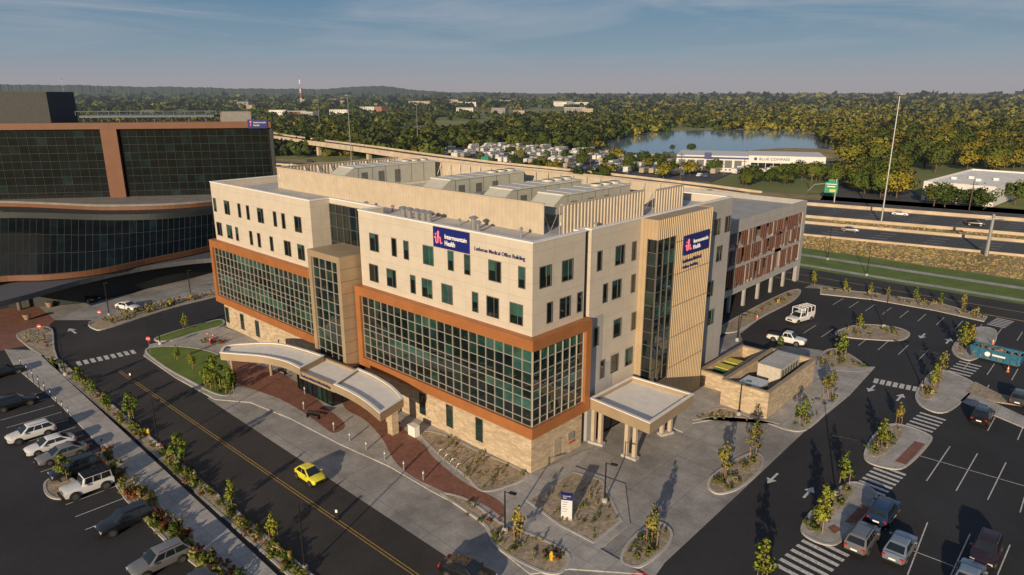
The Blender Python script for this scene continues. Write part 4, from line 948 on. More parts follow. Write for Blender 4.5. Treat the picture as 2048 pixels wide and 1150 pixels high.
    for sy in (-1,1):
        h_ = MB(); h_.obox((Lh-.14-(.1 if kind == 'hatch' else 0),sy*Wh*.66),0,.2,.34,k['hf']-.22,k['hf']-.06); h_.build('headlight', mlamp, r)
        h_ = MB(); h_.obox((-Lh+.10+(.08 if kind == 'hatch' else 0),sy*Wh*.72),0,.16,.26,k['tr']-.32,k['tr']-.08); h_.build('tail_light', mtail, r)
        h_ = MB(); h_.obox((k['b'][1]-.35,sy*(Wh+.06)),0,.14,.2,k['belt']-.02,k['belt']+.13); h_.build('wing_mirror', pm, r)
    h_ = MB(); h_.box(Lh-.03,Lh+.012,-Wh*.45,Wh*.45,k['hf']-.34,k['hf']-.12); h_.box(Lh-.06,Lh+.02,-Wh*.72,Wh*.72,zb+.05,zb+.18); h_.build('grille', mblack, r)
    h_ = MB(); h_.box(-Lh-.02,-Lh+.04,-Wh*.72,Wh*.72,zb+.05,zb+.2); h_.build('bumper', mblack, r)
    h_ = MB(); h_.box(-Lh-.015,-Lh+.02,-.26,.26,k['tr']-.42,k['tr']-.28); h_.build('licence_plate', mtxt, r)
    if kind == 'suv':
        for sy in (-1,1): MB().tube([(tx0+.2,sy*(wt-.08),H+.03),(tx1-.2,sy*(wt-.08),H+.03)], .022, 5).build('roof_rail', mblack, r)
    if kind == 'jeep':
        MB().disc((-Lh-.12,0,.98),(1,0,0),.42,.22,18).build('spare_wheel', mtyre, r)
        MB().box(Lh,Lh+.25,-.85,.85,.45,.62).build('front_bumper', mblack, r)
        h_ = MB()
        for q in range(6): h_.tube([(-1.8+q*.42,-.6,H+.12),(-1.8+q*.42,.6,H+.12)], .025, 5)
        for q in (-.6,.6): h_.tube([(-1.85,q,H+.12),(.35,q,H+.12)], .03, 5)
        h_.build('roof_rack', mblack, r)
    if kind == 'pickup':
        h_ = MB(); h_.box(-Lh+.12,-.62,-Wh*.76,Wh*.76,k['tr']+.035,k['tr']+.05); h_.build('cargo_bed', mblack, r)
    if rack:
        for sy in (-1,1): MB().box(-Lh+.1,-.7,sy*.90-.025,sy*.90+.025,1.1,1.75).build('side_locker', pm, r)
        h_ = MB()
        for x in (-Lh+.2,-1.7,-.7,1.1):
            for sy in (-.85,.85): h_.tube([(x,sy,1.0),(x,sy,2.6)], .05, 6)
            h_.tube([(x,-.85,2.6),(x,.85,2.6)], .05, 6)
        for sy in (-.85,-.4,0,.4,.85): h_.tube([(-Lh+.2,sy,2.62),(1.1,sy,2.62)], .045, 6)
        h_.build('ladder_rack', mtxt, r)
    return r
pw = paint('white', (.68,.68,.68), 0); pk = paint('black', (.008,.008,.010), 0); psil = paint('silver', (.26,.25,.24), .5); pgr = paint('grey', (.08,.08,.09), .4); pblue = paint('blue', (.015,.045,.12), .4)
pyel = paint('yellow', (.68,.62,.03), 0); pmar = paint('maroon', (.035,.014,.018), .3); psb = paint('pale_silver', (.30,.35,.40), .5)
H90 = pi/2
def car(kind, pm, px, py, rz, label, **kw):
    return vehicle(kind, pm, G(px, py, .6), rz, label, **kw)
car('suv', pk, 30,805, H90, 'black sport utility car parked alone at the far left edge above the white cars')
car('suv', pw, 62,866, H90+pi, 'white car with dark glass, farthest of the packed row in the left lot')
car('sedan', pw, 100,888, H90+pi, 'white sedan between the white dark glass car and the grey car in the left lot')
car('sedan', psil, 124,906, H90+pi, 'silver grey sedan parked between the white sedan and the black car in the left lot')
car('suv', pk, 152,936, H90+pi, 'black sport utility car parked beside the white off road car in the left lot')
car('jeep', pw, 175,972, H90+pi, 'white boxy off road car with black roof and roof rack', top=mblack)
car('suv', pk, 252,1040, H90+pi, 'black sport utility car parked alone between the white off road car and the silver estate')
car('suv', psil, 320,1120, H90+pi, 'silver estate car with roof rails at the bottom of the left lot')
car('sedan', pgr, 392,1168, H90+pi, 'dark grey car cut by the bottom edge beside the silver estate')
car('sedan', pk, 10,742, H90, 'dark sedan at the far left edge near the brick forecourt')
vehicle('hatch', pyel, G(620,950,.5), atan2(*(reversed(Vector(G(832,1150))-Vector(G(238,742))))), 'small bright yellow hatchback driving down the street', name='moving_car', z=.006)
car('sedan', pk, 935,1142, .25, 'black car at the bottom of the street partly out of view', name='moving_car')
car('sedan', pw, 255,612, .35, 'white saloon driving past the curved hospital entrance', name='moving_car')
car('suv', pk, 176,596, .3, 'black car waiting under the hospital entrance canopy')
car('suv', pblue, 1767,1022, H90, 'dark blue car, rearmost of the group of cars in the right lot')
car('suv', psil, 1725,1076, H90, 'silver estate car beside the long walkway in the right lot')
car('sedan', psb, 1800,1092, H90, 'pale silver car parked between the silver estate and the empty bay in the right lot')
car('suv', pmar, 1972,1100, H90+pi, 'dark maroon car parked alone near the right bottom corner')
car('sedan', psb, 1938,1152, H90, 'pale car cut by the bottom edge in the right lot')
car('suv', pk, 1965,830, H90, 'black car parked near the side pavement in the right lot')
car('suv', pgr, 2040,795, H90, 'grey car at the right edge below the blue skip')
car('pickup', pw, 1573,678, .1, 'white pickup truck parked near the service yard', name='pickup_truck', cat='pickup truck')
car('pickup', pw, 1600,636, H90-.25+pi, 'white work truck with tall ladder rack beside the garage', name='work_truck', cat='truck', rack=True)
hw = [(1800,428,pw,'white'),(1560,420,pgr,'dark grey'),(1700,460,psil,'silver'),(1330,372,pw,'white'),(1240,360,pk,'black'),(1420,384,psil,'silver'),(700,340,pw,'white'),(620,322,pgr,'grey'),(560,335,pk,'black'),(585,330,pw,'white'),(1950,448,pk,'black'),(1005,345,psil,'silver')]
hp_ = ['in front of the high mast light','just beyond the garage roof','on the near carriageway beyond the garage','behind the right end of the roof screen','behind the middle of the roof screen','left of the green road sign','near the tall mast behind the left roof end','left of the elevated ramp piers','at the far left of the highway below the ramp','below the ramp beside the hospital corner','far right on the highway','behind the left roof units']
for (px, py, pm, cn), w_ in zip(hw, hp_): vehicle('sedan' if cn != 'black' else 'suv', pm, G(px, py, .6), .207, cn+' car on the highway '+w_, name='highway_car', z=.13)
# ------------------------------------------------------------------ street furniture
def lamp(px, py, h, label, dbl=False, rz=0):
    x, y = G(px, py); r = empty('street_lamp', (x, y, .0), rz, label, 'street lamp'); m = MB(); m.tube([(0,0,.5),(0,0,h)], [.085,.06], 10); m.build('pole', mblack, r)
    m = MB(); m.tube([(0,0,0),(0,0,.5),(0,0,.55)], [.28,.26,.1], 12); m.build('base', mkerb, r)
    for s_ in ((-1,1) if dbl else (1,)):
        m = MB(); m.tube([(0,0,h-.12),(s_*.5,0,h-.03)], .035, 6); m.build('arm', mblack, r)
        m = MB(); m.box(min(s_*.45,s_*1.1),max(s_*.45,s_*1.1),-.17,.17,h-.07,h+.04); m.build('lamp_head', mblack, r)
def lamp_top(px, pyb, pyt):
    x, y = G(px, pyb); d = (x-CAM[0])*FH[0]+(y-CAM[1])*FH[1]; r_ = ray(px, pyt); return CAM[2]+d*(r_[2]/(r_[0]*FH[0]+r_[1]*FH[1]))
for px, pb, pt_, lb, db in ((132,752,668,'black street lamp by the corner crosswalk on the left',0),(318,895,797,'black street lamp in the planting strip left of the yellow hatchback',0),(610,1142,1006,'tall black street lamp at the bottom of the planting strip',0),
    (1010,1066,982,'black lamp post in the gravel bed in front of the stone corner',0),(1209,1006,925,'black lamp post beside the white and blue wayfinding sign',0),(1672,992,874,'black lamp post with two heads on the right walkway',1),
    (1474,682,628,'black lamp post beside the pickup truck yard',0),(1767,655,590,'black lamp post in the island of the rear lot',1),(1733,552,487,'black lamp post on the lawn by the outer road',0),(382,594,540,'thin black lamp post beside the hospital drive',0),
    (1477,832,768,'thin black lamp post in front of the generator enclosure',0),(219,632,565,'thin black lamp post beside the white saloon',0),(1845,775,703,'black lamp post by the rear crosswalk',1),(321,690,628,'thin black lamp post beside the left lawn strip',0),(1655,520,455,'thin lamp post beside the far pavement',0)):
    lamp(px, pb, max(3.5, lamp_top(px, pb, pt_)), lb, bool(db), .3)
def bollard(px, py, label, mat=mgalv, h=1.05, cat='bollard', group=None, r0=.09):
    x, y = G(px, py); r = empty('bollard' if cat == 'bollard' else ('delineator' if cat == 'delineator' else 'thin_post'), (x, y, .13), 0, label, cat, group); m = MB(); m.tube([(0,0,0),(0,0,h-.05),(0,0,h)], [r0,r0,r0*.6], 12); m.build('post', mat, r); m = MB(); m.tube([(0,0,h*.72),(0,0,h*.84)], r0*1.05, 12); m.build('band', mtxt, r)
for px, py in ((608,820),(668,862),(700,884),(733,902),(770,922),(808,942),(847,962),(610,790)): bollard(px, py, 'short silver bollard along the edge of the entry drive', group='bollards along the entry drive')
for px, py in ((416,678),(427,681),(421,690)): bollard(px, py, 'red delineator post beside the far end of the stone base', mred, 1.0, 'delineator', 'red delineator posts')
for i in range(9):
    px = 45+i*12; bollard(px, 745+i*13, 'thin dark post in the row beside the left pavement', mblack, 2.2, 'post', 'thin posts beside the left pavement', .04)
def rsign(px, py, h, label, kind='stop', rz=-.75):
    x, y = G(px, py); r = empty('traffic_sign', (x, y, 0), rz, label, 'traffic sign'); m = MB(); m.tube([(0,0,0),(0,0,h)], .035, 6); m.build('post', mgalv, r)
    m = MB(); m.tube([(0,-.05,h-.1),(0,-.08,h-.1)], .36, 8 if kind == 'stop' else 20); so_ = m.build('sign_plate', mred, r)
    if kind == 'stop': text('STOP', .54, .24, (-.27,-.10,h-.22), (pi/2,0,0), mtxt, so_, ext=.004)
    else: m = MB(); m.box(-.24,.24,-.10,-.085,h-.16,h-.04); m.build('bar', mtxt, so_)
rsign(301,706,2.4,'red stop sign at the corner by the left lawn','stop',.75); rsign(84,680,2.4,'red round no entry sign near the left forecourt','no',.75); rsign(203,650,2.4,'red round no entry sign in the ornamental grasses','no',.75)
x, y = G(1133,1040); r = empty('wayfinding_sign', (x, y, .15), .55, 'white wayfinding pylon with dark blue top panel in the gravel bed', 'sign'); MB().box(-.50,.50,-.14,.14,.1,2.0).build('panel', M('sign_white', (.60,.60,.61), .5, var=.04), r); to = MB().box(-.52,.52,-.16,.16,2.0,2.6).build('header', mblue, r)
MB().box(-.54,.54,-.2,.2,0,.1).build('plinth', mkerb, r); text('Intermountain', .7, .11, (-.35,-.17,2.37), (pi/2,0,0), mtxt, to, world=False, ext=.004); text('Health', .34, .11, (-.35,-.17,2.18), (pi/2,0,0), mtxt, to, world=False, ext=.004)
for k in range(5): MB().box(-.38,.1-.08*(k%3),-.155,-.142,1.78-k*.24,1.81-k*.24).build('direction_line', mnavy, r)
for k, (px, py) in enumerate(((885,915),(897,925),(909,934),(921,944))):
    x, y = G(px, py); r = MB(); r.tube([(0.45*cos(t)*1.1, 0, .9*sin(t)) for t in lin(0, pi, 10)], .03, 6); o = r.build('bike_rack', mgalv); o.location = (x, y, .13); o.rotation_euler.z = .9; tag(o, 'hoop bicycle rack on the concrete beside the stone wall', 'bicycle rack', 'hoop bicycle racks')
def planter(px, py, label):
    x, y = G(px, py); r = empty('planter', (x, y, .13), 0, label, 'planter'); m = MB(); m.tube([(0,0,0),(0,0,.5),(0,0,.95)], [.38,.55,.7], 16); m.build('pot', M('terracotta', (.34,.22,.15), .7), r)
    m = MB(); m.tube([(0,0,.93),(0,0,.97)], .6, 16); m.build('soil', mbark, r)
planter(790,864,'round tan planter beside the right end of the entry canopy'); planter(760,838,'round tan planter under the right end of the entry canopy'); planter(55,640,'round tan planter on the brick forecourt'); planter(100,615,'dark planter near the hospital canopy column')
def bench(px, py, rz, label):
    x, y = G(px, py); r = empty('bench', (x, y, .13), rz, label, 'bench'); m = MB(); m.box(-.9,.9,-.22,.22,.42,.47); m.build('seat', mblack, r); m = MB(); m.box(-.9,.9,.2,.24,.55,.85); m.build('backrest', mblack, r)
    for s_ in (-.8,.8): m = MB(); m.box(s_-.03,s_+.03,-.2,.24,0,.42); m.build('leg', mblack, r)
bench(565,748,0,'dark bench under the left wing of the entry canopy'); bench(627,838,.4,'dark bench at the kerb of the entry drive')
x, y = G(828,872); o = empty('utility_box', (x, y, .13), 0, 'pair of white utility cabinets beside the entry path', 'cabinet'); MB().box(-.6,.6,-.35,.35,0,1.2).build('cabinet', mwhite, o); MB().box(-.64,.64,-.4,.4,1.2,1.26).build('lid', mwhite, o)
def hydrant(px, py, label):
    x, y = G(px, py); r = empty('fire_hydrant', (x, y, .13), 0, label, 'fire hydrant'); my = M('hydrant_yellow', (.65,.42,.03), .5); m = MB(); m.tube([(0,0,0),(0,0,.06),(0,0,.07),(0,0,.55),(0,0,.6),(0,0,.75),(0,0,.82)], [.18,.18,.12,.12,.15,.11,.03], 12); m.build('barrel', my, r)
    m = MB(); m.disc((0,0,.42),(1,0,0),.07,.42,8); m.disc((0,-.15,.42),(0,1,0),.09,.12,8); m.build('outlet', my, r)
hydrant(1103,1122,'yellow fire hydrant in the gravel bed at the bottom'); hydrant(298,872,'yellow fire hydrant in the planting strip beside the pavement')
for px, py, lb in ((262,760,'small black crossing post at the upper street kerb'),(674,1038,'small black crossing post at the lower centre of the street')):
    x, y = G(px, py); r = empty('crossing_post', (x, y, 0), .7, lb, 'post'); MB().disc((0,0,.05),(0,0,1),.28,.1,12).build('base', mblack, r); MB().box(-.16,.16,-.05,.05,.1,1.1).build('panel', mblack, r); MB().box(-.1,.1,-.06,-.052,.7,1.0).build('sticker', mtxt, r)
x, y = G(1992,722); r = empty('skip_container', (x, y, .1), -.12, 'large blue open roll off skip beside the orange cone', 'skip'); P = [(-2.9,-1.15),(2.9,-1.15),(2.9,1.15),(-2.9,1.15)]; msk = M('skip_blue', (.025,.13,.22), .6, var=.3)
m = MB(); m.ring(*inset(P, .12), .2, 1.75); m.prism(inset(P,.1)[1], .15, .3)
for i, v_ in enumerate(m.v): m.v[i] = (v_[0]*(1+.07*max(0,v_[2]-.2)), v_[1]*(1+.03*v_[2]), v_[2])
m.build('body', msk, r)
for k in range(8): MB().box(-2.85+k*.8,-2.75+k*.8,-1.29,-1.17,.3,1.6).build('rib', msk, r)
for q in (-1.22,1.22): MB().tube([(-3.3,q,1.76),(3.3,q,1.76)], .07, 6).build('rim_tube', msk, r)
MB().disc((-.9,-1.31,1.05),(0,1,0),.36,.02,16).build('side_emblem', mtxt, r); MB().box(-.3,1.3,-1.32,-1.295,.95,1.2).build('side_stripe', mtxt, r)
m = MB()
for k in range(60): m.obox((random.uniform(-2.7,2.7),random.uniform(-.9,.9)),random.uniform(0,3),random.uniform(.3,1.4),random.uniform(.2,.6),.3,random.uniform(.9,1.9),random.uniform(.5,.9))
o = m.build('rubble', M('debris', (.16,.13,.10), .9, ns=2, var=.7)); o.location = (x, y, .12); o.rotation_euler.z = -.12; o['kind'] = 'stuff'; tag(o, 'heap of building debris filling the blue skip', 'rubble')
def cone(px, py, label, g):
    x, y = G(px, py); r = empty('traffic_cone', (x, y, .1), 0, label, 'traffic cone', g); mo = M('cone_orange', (.75,.16,.02), .5); MB().box(-.2,.2,-.2,.2,0,.04).build('base', mo, r); m = MB(); m.tube([(0,0,.04),(0,0,.9)], [.17,.04], 12); m.build('cone', mo, r); m = MB(); m.tube([(0,0,.5),(0,0,.65)], [.11,.08], 12); m.build('band', mtxt, r)
cone(1985,690,'orange traffic cone behind the blue skip',None); cone(2015,745,'orange traffic cone in front of the blue skip',None); cone(1514,640,'orange traffic cone beside the garage base',None)
def sapling_proto(col, h, cw, n=620):
    r = bpy.data.objects.new('young_tree', None); COL.objects.link(r)
    P, cc, C = crown_pts(34, n, cw*.5, h*.37, h*.58, cw*.15, col, .15, .2); N = LASTN[0]; tp = (1.15-.7*np.clip((P[:,2]-h*.25)/(h*.75),0,1)); P[:,:2] *= tp[:,None]
    m = MB(); m.tube([(0,0,0),(.02,.02,h*.4),(0,0,h*.92)], [.05,.03,.008], 6)
    for k in range(14):
        e = C[k]*np.array([.85,.85,1]); m.tube([(0,0,max(h*.2,e[2]-h*.14)), tuple(e)], [.014,.005], 4)
    m.build('trunk', mbark, r)
    leafmesh('crown', P, rng.uniform(.6,1.3,len(P))*.18, cc, mleaf, N, parent=r, jit=.8)
    for s_ in (-.45,.45): m = MB(); m.tube([(s_,0,0),(s_,0,1.4)], .03, 5); m.build('stake', mwood, r)
    return r
sap = [sapling_proto((.32,.37,.065), 3.6, 1.6), sapling_proto((.40,.34,.10), 3.9, 1.35), sapling_proto((.23,.31,.055), 3.3, 1.8), sapling_proto((.34,.31,.09), 4.4, 2.0)]
sused = set()
def sapling(px, py, hp_, k, label, group):
    if k in sused: o = copy_tree(sap[k])
    else: o = sap[k]; sused.add(k)
    x, y = G(px, py); hh = max(1.8, lamp_top(px, py, py-hp_)); s = hh/(3.6,3.9,3.3,4.4)[k]; o.location = (x, y, .12); o.scale = (s, s, s); o.rotation_euler.z = random.uniform(0,6); tag(o, label, 'tree', group)
gA = ('young staked tree in the planting strip between pavement and street','young trees in the street planting strip')
for px, py, h in ((160,772,40),(187,798,40),(215,825,42),(264,842,58),(362,935,70),(463,1012,54),(548,1082,56)): sapling(px, py, h, random.choice([0,2]), *gA)
gB = ('young leafy tree on the lawn in front of the entry canopy','young trees on the entry lawn')
for px, py, h in ((355,722,32),(386,738,36),(432,782,72),(372,660,35),(460,790,55),(415,775,45)): sapling(px, py, h, random.choice([0,2]), *gB)
gC = ('young yellowing tree in a gravel island of the right drive','young trees in the drive islands')
for px, py, h, k in ((1447,955,80,1),(1505,918,80,3),(1303,1092,88,1)): sapling(px, py, h, k, *gC)
gD = ('slim young tree in the planting of the long right walkway','young trees along the right walkway')
for px, py, h, k in ((1640,1062,95,0),(1688,972,68,0),(1762,898,62,0),(1797,850,48,1),(1865,775,50,0),(1882,752,56,1),(1922,702,60,0),(1940,690,45,1)): sapling(px, py, h, k, *gD)
gE = ('young tree in an island near the service enclosure','young trees near the service enclosure')
for px, py, h, k in ((1660,798,60,3),(1604,848,55,2),(1680,720,58,2),(1717,662,36,0),(1650,790,50,1)): sapling(px, py, h, k, *gE)
gF = ('small tree by the outer road beyond the rear lot','small trees along the outer road')
for px, py, h, k in ((1628,572,36,0),(1830,605,32,0),(1925,620,36,1),(1740,590,25,0),(1560,700,30,2),(1775,596,25,1),(1690,585,28,0),(1880,612,28,2)): sapling(px, py, h, k, *gF)
sapling(1035,1085,78,1,'thin yellowing tree in the gravel bed left of the wayfinding sign',None); sapling(1522,1172,95,0,'yellow young tree at the bottom edge right of the drive',None); sapling(130,962,55,2,'young tree in the small island beside the white off road car',None)
SPEC = [((.27,.29,.075),.42,.6,180,.12,False),((.15,.21,.045),.45,.5,180,.12,False),((.50,.41,.20),.35,.85,160,.12,True),((.28,.11,.058),.42,.45,180,.11,False)]
def shrub_geo(k, n=None):
    col, r, h, n0, ls, up = SPEC[k]; n = n or n0
    P, cc, C = crown_pts(9, n, r, h*.5, h*.5, r*.35, col, .1, .25); P[:,2] = np.abs(P[:,2]); N = LASTN[0]
    if up: P[:,:2] *= (.35+.65*P[:,2]/h)[:,None]
    return P, cc, N, ls
SHM = []
for k in range(4):
    P, cc, N, ls = shrub_geo(k); SHM.append(leafmesh('shrub', P, rng.uniform(.6,1.3,len(P))*ls, cc, mleaf, N, parent='mesh', jit=.8))
SHL = [('olive green low shrub','olive shrub'),('dark green low shrub','green shrub'),('straw coloured ornamental grass clump','grass clump'),('reddish brown low shrub','reddish shrub')]
GCP, GCC, GCS, GCN = [], [], [], []; shc = [0]
def shrubs(poly, n, kinds, where, sc=(.7,1.4)):
    xs = [p[0] for p in poly]; ys = [p[1] for p in poly]; c = 0; t = 0; nobj = int(n*.62)
    while c < n and t < n*40:
        t += 1; p = (random.uniform(min(xs),max(xs)), random.uniform(min(ys),max(ys)))
        if not pip(p, poly): continue
        k = random.choice(kinds); x, y = G(*p); s = random.uniform(*sc)
        if c < nobj and (k == 2 or shc[0] < 295):
            if k != 2: shc[0] += 1
            o = bpy.data.objects.new('ornamental_grass' if k == 2 else 'shrub', SHM[k]); COL.objects.link(o)
            o.location = (x, y, .12); o.scale = (s*random.uniform(.8,1.2), s, s*random.uniform(.8,1.2)); o.rotation_euler.z = random.uniform(0,6)
            tag(o, SHL[k][0]+' '+where, 'grass' if k == 2 else 'shrub', SHL[k][1]+'s '+where)
        else:
            P, cc, N, ls = shrub_geo(k, 110); s *= .75; GCP.append(P*s+np.array([x,y,.12])); GCC.append(cc); GCN.append(N); GCS.append(rng.uniform(.6,1.3,len(P))*ls*s*1.1)
        c += 1
shrubs([(95,716),(122,724),(635,1160),(590,1160)], 160, [0,0,1,2,3,1], 'in the street planting strip', (.6,1.4))
shrubs([(205,880),(262,950),(380,1068),(490,1172),(440,1172),(330,1085),(250,1000),(200,925)], 125, [0,3,0,2,1,3], 'between the left lot and the pavement', (.8,1.8))
shrubs([(845,872),(880,872),(1050,950),(962,980),(930,955)], 44, [0,2], 'in the bed along the stone wall', (.4,.8))
shrubs([(1060,1003),(1145,952),(1200,966),(1238,1040),(1188,1082),(1125,1052)], 44, [0,2], 'in the square gravel bed', (.35,.7))
shrubs([(890,992),(935,1004),(1075,1080),(1135,1112),(1110,1143),(1065,1135),(990,1090)], 44, [0,2,3,1], 'in the curved bed at the bottom', (.4,.9))
shrubs([(1250,1112),(1270,1080),(1310,1050),(1338,1066),(1330,1090),(1280,1128)], 26, [0,1,2], 'in the lowest drive island', (.5,1.0))
shrubs([(1425,965),(1470,925),(1508,910),(1522,920),(1480,972),(1440,985)], 28, [0,1,2], 'in the island of the right drive', (.5,1.0))
shrubs([(1575,852),(1625,800),(1675,792),(1660,815),(1610,858)], 24, [0,1,2], 'in the bed beside the service enclosure', (.5,1.0))
for q in ([(1612,1052),(1640,1018),(1690,975),(1705,985),(1660,1040),(1628,1065)],[(1738,900),(1760,868),(1795,855),(1805,868),(1775,905),(1748,915)],[(1838,785),(1868,750),(1885,752),(1870,790),(1852,800)],[(1912,700),(1928,677),(1948,668),(1950,690)]): shrubs(q, 16, [0,1,2], 'in the long right walkway planting', (.7,1.3))
shrubs([(1640,733),(1650,708),(1680,704),(1728,735),(1670,740)], 14, [0,1,2], 'in the island behind the enclosure'); shrubs([(1680,667),(1720,652),(1790,658),(1810,670),(1740,678)], 14, [0,2], 'in the rear lot island')
shrubs([(195,645),(300,615),(440,583),(440,590),(350,612),(225,650)], 50, [2,2,0], 'in the bed beside the hospital drive', (1.0,1.8)); shrubs([(440,675),(400,685),(430,690),(450,690)], 10, [3,0], 'at the far end of the stone base'); shrubs([(420,770),(470,755),(465,790),(440,792)], 14, [0,1], 'beside the left canopy column', (1,2))
shrubs([(1460,655),(1560,595),(1590,590),(1530,628)], 22, [0,2,3], 'along the garage base'); shrubs([(1385,840),(1430,823),(1500,835),(1540,846)], 12, [2,0], 'in front of the generator enclosure', (.6,1)); shrubs([(1645,579),(1750,589),(1880,609),(1970,634),(1966,642),(1870,620),(1745,598),(1645,587)], 40, [2,2,0], 'along the outer road', (.9,1.7)); shrubs([(40,670),(98,658),(108,700),(60,692)], 16, [3,2], 'beside the round no entry sign')
gc = leafmesh('ground_cover', np.concatenate(GCP), np.concatenate(GCS), np.concatenate(GCC), mleaf, np.concatenate(GCN), jit=.8); gc['kind'] = 'stuff'; tag(gc, 'low ground cover planting filling the gravel beds between the shrubs', 'ground cover')
for i, p in enumerate(sap):
    if i not in sused:
        for ch in list(p.children): bpy.data.objects.remove(ch)
        bpy.data.objects.remove(p)
# ------------------------------------------------------------------ highway furniture
def mast(px, pb, pt_, label, r0=.35):
    x, y = G(px, pb); h = lamp_top(px, pb, pt_); r = empty('high_mast_light', (x, y, 0), 0, label, 'light mast'); m = MB(); m.tube([(0,0,0),(0,0,h)], [r0,r0*.4], 10); m.build('pole', mgalv, r)
    m = MB(); m.tube([(1.0*cos(t),1.0*sin(t),h) for t in lin(0,2*pi,12)], .08, 5)
    for k in range(6): m.obox((1.1*cos(k*pi/3),1.1*sin(k*pi/3)),k*pi/3,.7,.5,h-.35,h-.05)
    m.build('lamp_ring', mgalv, r)
mast(1762,447,187,'tall high mast light pole beside the highway at the right',.28); mast(703,325,190,'tall mast light behind the left end of the roof',.28); mast(836,300,208,'distant tall mast light right of the ramp',.25); mast(640,262,176,'thin distant mast left of the ramp end',.25); mast(138,250,158,'thin distant mast above the hospital roof',.25)
x, y = G(1612,398); x2, y2 = G(1668,405); r = empty('overhead_road_sign', (x2, y2, 0), 0, 'green overhead highway sign on a curved steel arm', 'road sign')
h = lamp_top(1668,405,358); m = MB(); m.tube([(0,0,0),(0,0,h)], .25, 8); m.tube([(0,0,h-2.6),(-3,-.6,h-1.8),(-7,-1.4,h-2.4),(-9,-1.9,h-5)], .18, 8); m.build('pole', mgalv, r)
m = MB(); m.obox((-1.4,-.6),.25,4.2,.15,h-5,h-1.2); m.obox((-1.4,-.6),.25,2.2,.15,h-1.1,h-.2); so_ = m.build('sign_panel', mgsign, r); m = MB(); m.obox((-1.4,-.7),.25,3.4,.05,h-2.0,h-1.8); m.obox((-1.4,-.7),.25,2.6,.05,h-2.9,h-2.6); m.build('legend', mtxt, so_); m = MB(); m.obox((-.8,-.72),.25,2.0,.05,h-4.6,h-3.7); m.build('exit_panel', M('exit_yellow', (.7,.5,.05), .5), so_)
x, y = G(1972,512); h = lamp_top(1972,512,428); r = empty('sign_gantry', (x, y, 0), .2, 'thick grey steel gantry post with short arm beside the highway', 'gantry'); MB().tube([(0,0,0),(0,0,h)], [.45,.32], 12).build('pole', mgalv, r); m = MB(); m.tube([(-1.5,0,h-1.4),(2.0,0,h-.9)], .28, 8); m.build('arm', mgalv, r)
x, y = G(970,342); r = empty('road_sign', (x, y, 0), .2, 'small green highway sign seen above the roof screen', 'road sign'); MB().tube([(0,0,0),(0,0,5)], .15, 6).build('post', mgalv, r); MB().box(-2.2,2.2,-.2,-.1,4,7).build('sign_panel', mgsign, r)
for px, pb, pt_ in ((1082,340,290),(1360,365,305),(1485,372,318),(1620,385,338),(1180,352,300),(1938,420,362)):
    x, y = G(px, pb); h = lamp_top(px, pb, pt_); r = empty('utility_pole', (x, y, 0), .2, 'thin wooden utility pole beside the service road', 'utility pole', 'utility poles along the service road'); MB().tube([(0,0,0),(0,0,h)], .16, 6).build('pole', mbark, r); MB().box(-1.2,1.2,-.08,.08,h-1.2,h-1.0).build('crossarm', mbark, r)
RP = empty('elevated_ramp', (-300, 250, 0), 0, 'long tan concrete elevated highway ramp on piers behind the roof', 'bridge')
rp_px = [(480,258,10),(540,270,10),(620,281,9.5),(720,294,9),(840,311,7.5),(960,326,6),(1100,340,4.5),(1250,356,3),(1400,374,1.6),(1500,388,.8)]
cl = [(*G(px, py, z), z) for px, py, z in rp_px]
dk = MB(); bw_ = MB(); pts = cl; n_ = len(pts); Lp, Rp = [], []
for i, p in enumerate(pts):
    a = Vector(pts[max(i-1,0)][:2]); b_ = Vector(pts[min(i+1,n_-1)][:2]); d = (b_-a).normalized(); q = Vector((-d.y, d.x)); c = Vector(p[:2]); Lp.append((c+q*11, p[2])); Rp.append((c, p[2]))
for i in range(n_-1):
    (l0, z0), (l1, z1), (r0, _), (r1_, _) = Lp[i], Lp[i+1], Rp[i], Rp[i+1]
    dk.poly([(*r0,z0-1.0),(*r1_,z1-1.0),(*l1,z1-1.0),(*l0,z0-1.0)]); dk.poly([(*r0,z0-2.8),(*r1_,z1-2.8),(*l1,z1-2.8),(*l0,z0-2.8)])
    bw_.poly([(*r0,z0-2.8),(*r1_,z1-2.8),(*r1_,z1),(*r0,z0)]); bw_.poly([(*l0,z0-2.8),(*l1,z1-2.8),(*l1,z1),(*l0,z0)])
dk.build('deck', mhwy, RP, world=True); bw_.build('parapet', mhconc, RP, world=True)
for i in range(n_-4):
    c = (Lp[i][0]+Rp[i][0])/2; MB().obox(tuple(c),0,2.2,2.2,0,Lp[i][1]-2.7).build('pier', mhconc, RP, world=True)
A2 = Vector(G(1352,334)); B2 = Vector(G(1648,343)); d2 = (B2-A2).normalized(); n2 = Vector((-d2.y, d2.x)); L2 = (B2-A2).length; a2 = atan2(d2.y, d2.x)
DB = empty('dealer_building', (A2.x, A2.y, 0), 0, 'long white dealership building with blue roof band beside the lake', 'building')
def dpt(u, v): q = A2+d2*u+n2*v; return (q.x, q.y)
mdw = M('dealer_white', (.66,.65,.63), .7, ns=.3, var=.06, hz=True)
MB().prism([dpt(0,0),dpt(L2*.5,0),dpt(L2*.5,34),dpt(0,34)], 0, 6.5).build('wall', mdw, DB, world=True); MB().prism([dpt(L2*.5,-2),dpt(L2,-2),dpt(L2,30),dpt(L2*.5,30)], 0, 7.2).build('wall', mdw, DB, world=True)
MB().obox(dpt(L2*.25,-.2), a2, L2*.5, .5, 5.0, 5.8).build('blue_band', mblue, DB, world=True); MB().obox(dpt(L2*.22,-.6), a2, 3.5, 1.5, 5, 8).build('blue_tower', mblue, DB, world=True)
